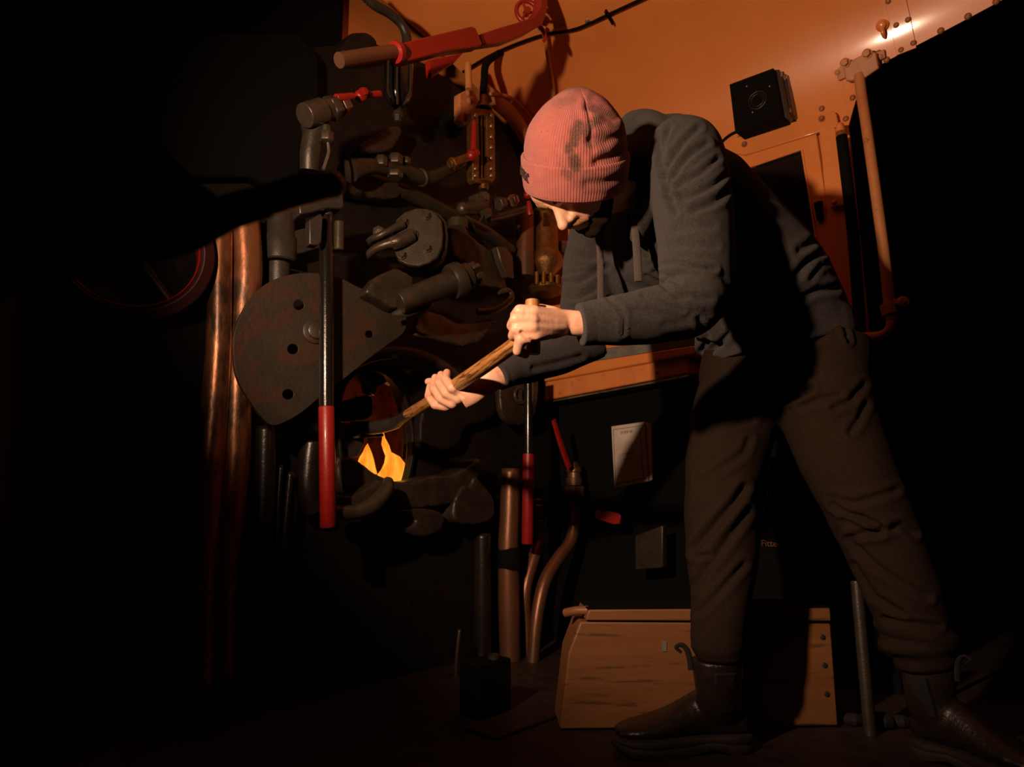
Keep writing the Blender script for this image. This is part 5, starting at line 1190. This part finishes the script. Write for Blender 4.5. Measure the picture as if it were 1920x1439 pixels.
# dark stitched lettering at the front of the cuff, seen edge on
mb = MB(); rl = []
for i, (y0, kind_) in enumerate([(0, 'c'), (1, 's'), (2, 'r'), (3, 's'), (4, 'c')]):
    a = -.22 + i * .085
    def cp(a_, t): 
        r_ = .1095 * .94 * (1 + .05 * math.cos(a_) ** 2) + .0015; return hat0 + Ua * t + Fa * (r_ * math.cos(a_)) + Ra * (r_ * math.sin(a_))
    tt = .026 + i * .0015
    sh_ = {'c': [(0, 0), (.03, 0), (.05, .004), (.05, .008), (.03, .012), (0, .012), (-.01, .008)], 's': [(.05, .002), (.02, 0), (0, .003), (.02, .006), (.045, .008), (.03, .012), (0, .011)], 'r': [(0, .012), (0, 0), (0, .010), (.03, .013), (.05, .010)]}[kind_]
    mb.tube([cp(a + u * .9, tt + v * 1.3) for u, v in sh_], .0011, 8)
obj('stitched_letters', mb, 'ink', cuff, label='dark stitched letters', sharp=None)
# ---- shovel
shv = empty('shovel', S1, 'firing shovel with a pale ash shaft and T grip held in both hands', 'shovel')
mb = MB(); mb.tube([P(998, 563, 1.137), P(998, 580, 1.137), P(999, 620, 1.138), P(1000, 650, 1.138), P(1000, 664, 1.138)], [.0118, .0125, .0125, .0125, .0118], 24)
obj('grip_bar', mb, 'wood', shv, bevel=.003, lc=True, label='pale wooden cross grip', sharp=60)
mb = MB(); k = 16; pp = [S0 + SD * (SLEN * .86) * i / k for i in range(k + 1)]
mb.tube([p + V((0, 0, -.006)) * math.sin(math.pi * i / k) for i, p in enumerate(pp)], [.0128 + .0028 * math.sin(math.pi * min(1, i / k * .9)) for i in range(k + 1)], 28, smooth=False); obj('shaft', mb, 'wood', shv, lc=True, label='pale ash wood shaft', sharp=60)
mb = MB(); a = S0 + SD * SLEN * .80; e_ = [a, S0 + SD * SLEN * .9, S1 + V((0, 0, .0)), P(700, 802, 1.93), P(660, 800, 2.02)]
mb.tube(e_, [.0155, .016, .018, .020, .016], 20, squash=.8); obj('socket', mb, 'bone', shv, label='dark metal socket', sharp=None)
mb = MB(); q = [P(720, 806, 1.95), P(640, 812, 1.98), P(600, 800, 2.1), P(690, 790, 2.1)]; mb.prism([p - V((0, 0, .012)) for p in q], (0, 0, 1), .008); obj('blade', mb, 'bone', shv, bevel=.002)
# ================================================================== light
def lamp(name, kind, loc, energy, col, **k):
    l = bpy.data.lights.new(name, kind); l.energy = energy; l.color = col
    for a, b in k.items(): setattr(l, a, b)
    o = bpy.data.objects.new(name, l); COL.objects.link(o); o.location = loc; return o
key = lamp('work_lamp', 'SPOT', (-.60, .28, 1.05), 96, (1.0, .66, .44), spot_size=R(91), spot_blend=.5, shadow_soft_size=.028)
d = P(1235, 500, 1.8) - key.location + V((0, 0, .12)); key.rotation_euler = d.to_track_quat('-Z', 'Y').to_euler()
fire = lamp('fire_light', 'POINT', B(720, 870, -.22), 1.6, (1.0, .28, .05), shadow_soft_size=.06)
w = bpy.data.worlds.new('night'); SC.world = w; w.use_nodes = True
w.node_tree.nodes['Background'].inputs[0].default_value = (0, 0, 0, 1); w.node_tree.nodes['Background'].inputs[1].default_value = 0
cd_ = bpy.data.cameras.new('camera'); cam = bpy.data.objects.new('camera', cd_); COL.objects.link(cam)
cd_.sensor_width = 36; cd_.lens = 24.0; cd_.clip_start = .01
cam.location = CAM; cam.rotation_euler = (math.pi / 2 + TH, 0, 0); SC.camera = cam
cd_.dof.use_dof = True; cd_.dof.focus_distance = 1.5; cd_.dof.aperture_fstop = 5
vs_ = SC.view_settings; vs_.view_transform = 'Standard'; vs_.look = 'None'; vs_.exposure = 0.0; vs_.gamma = 1.0; vs_.use_curve_mapping = False
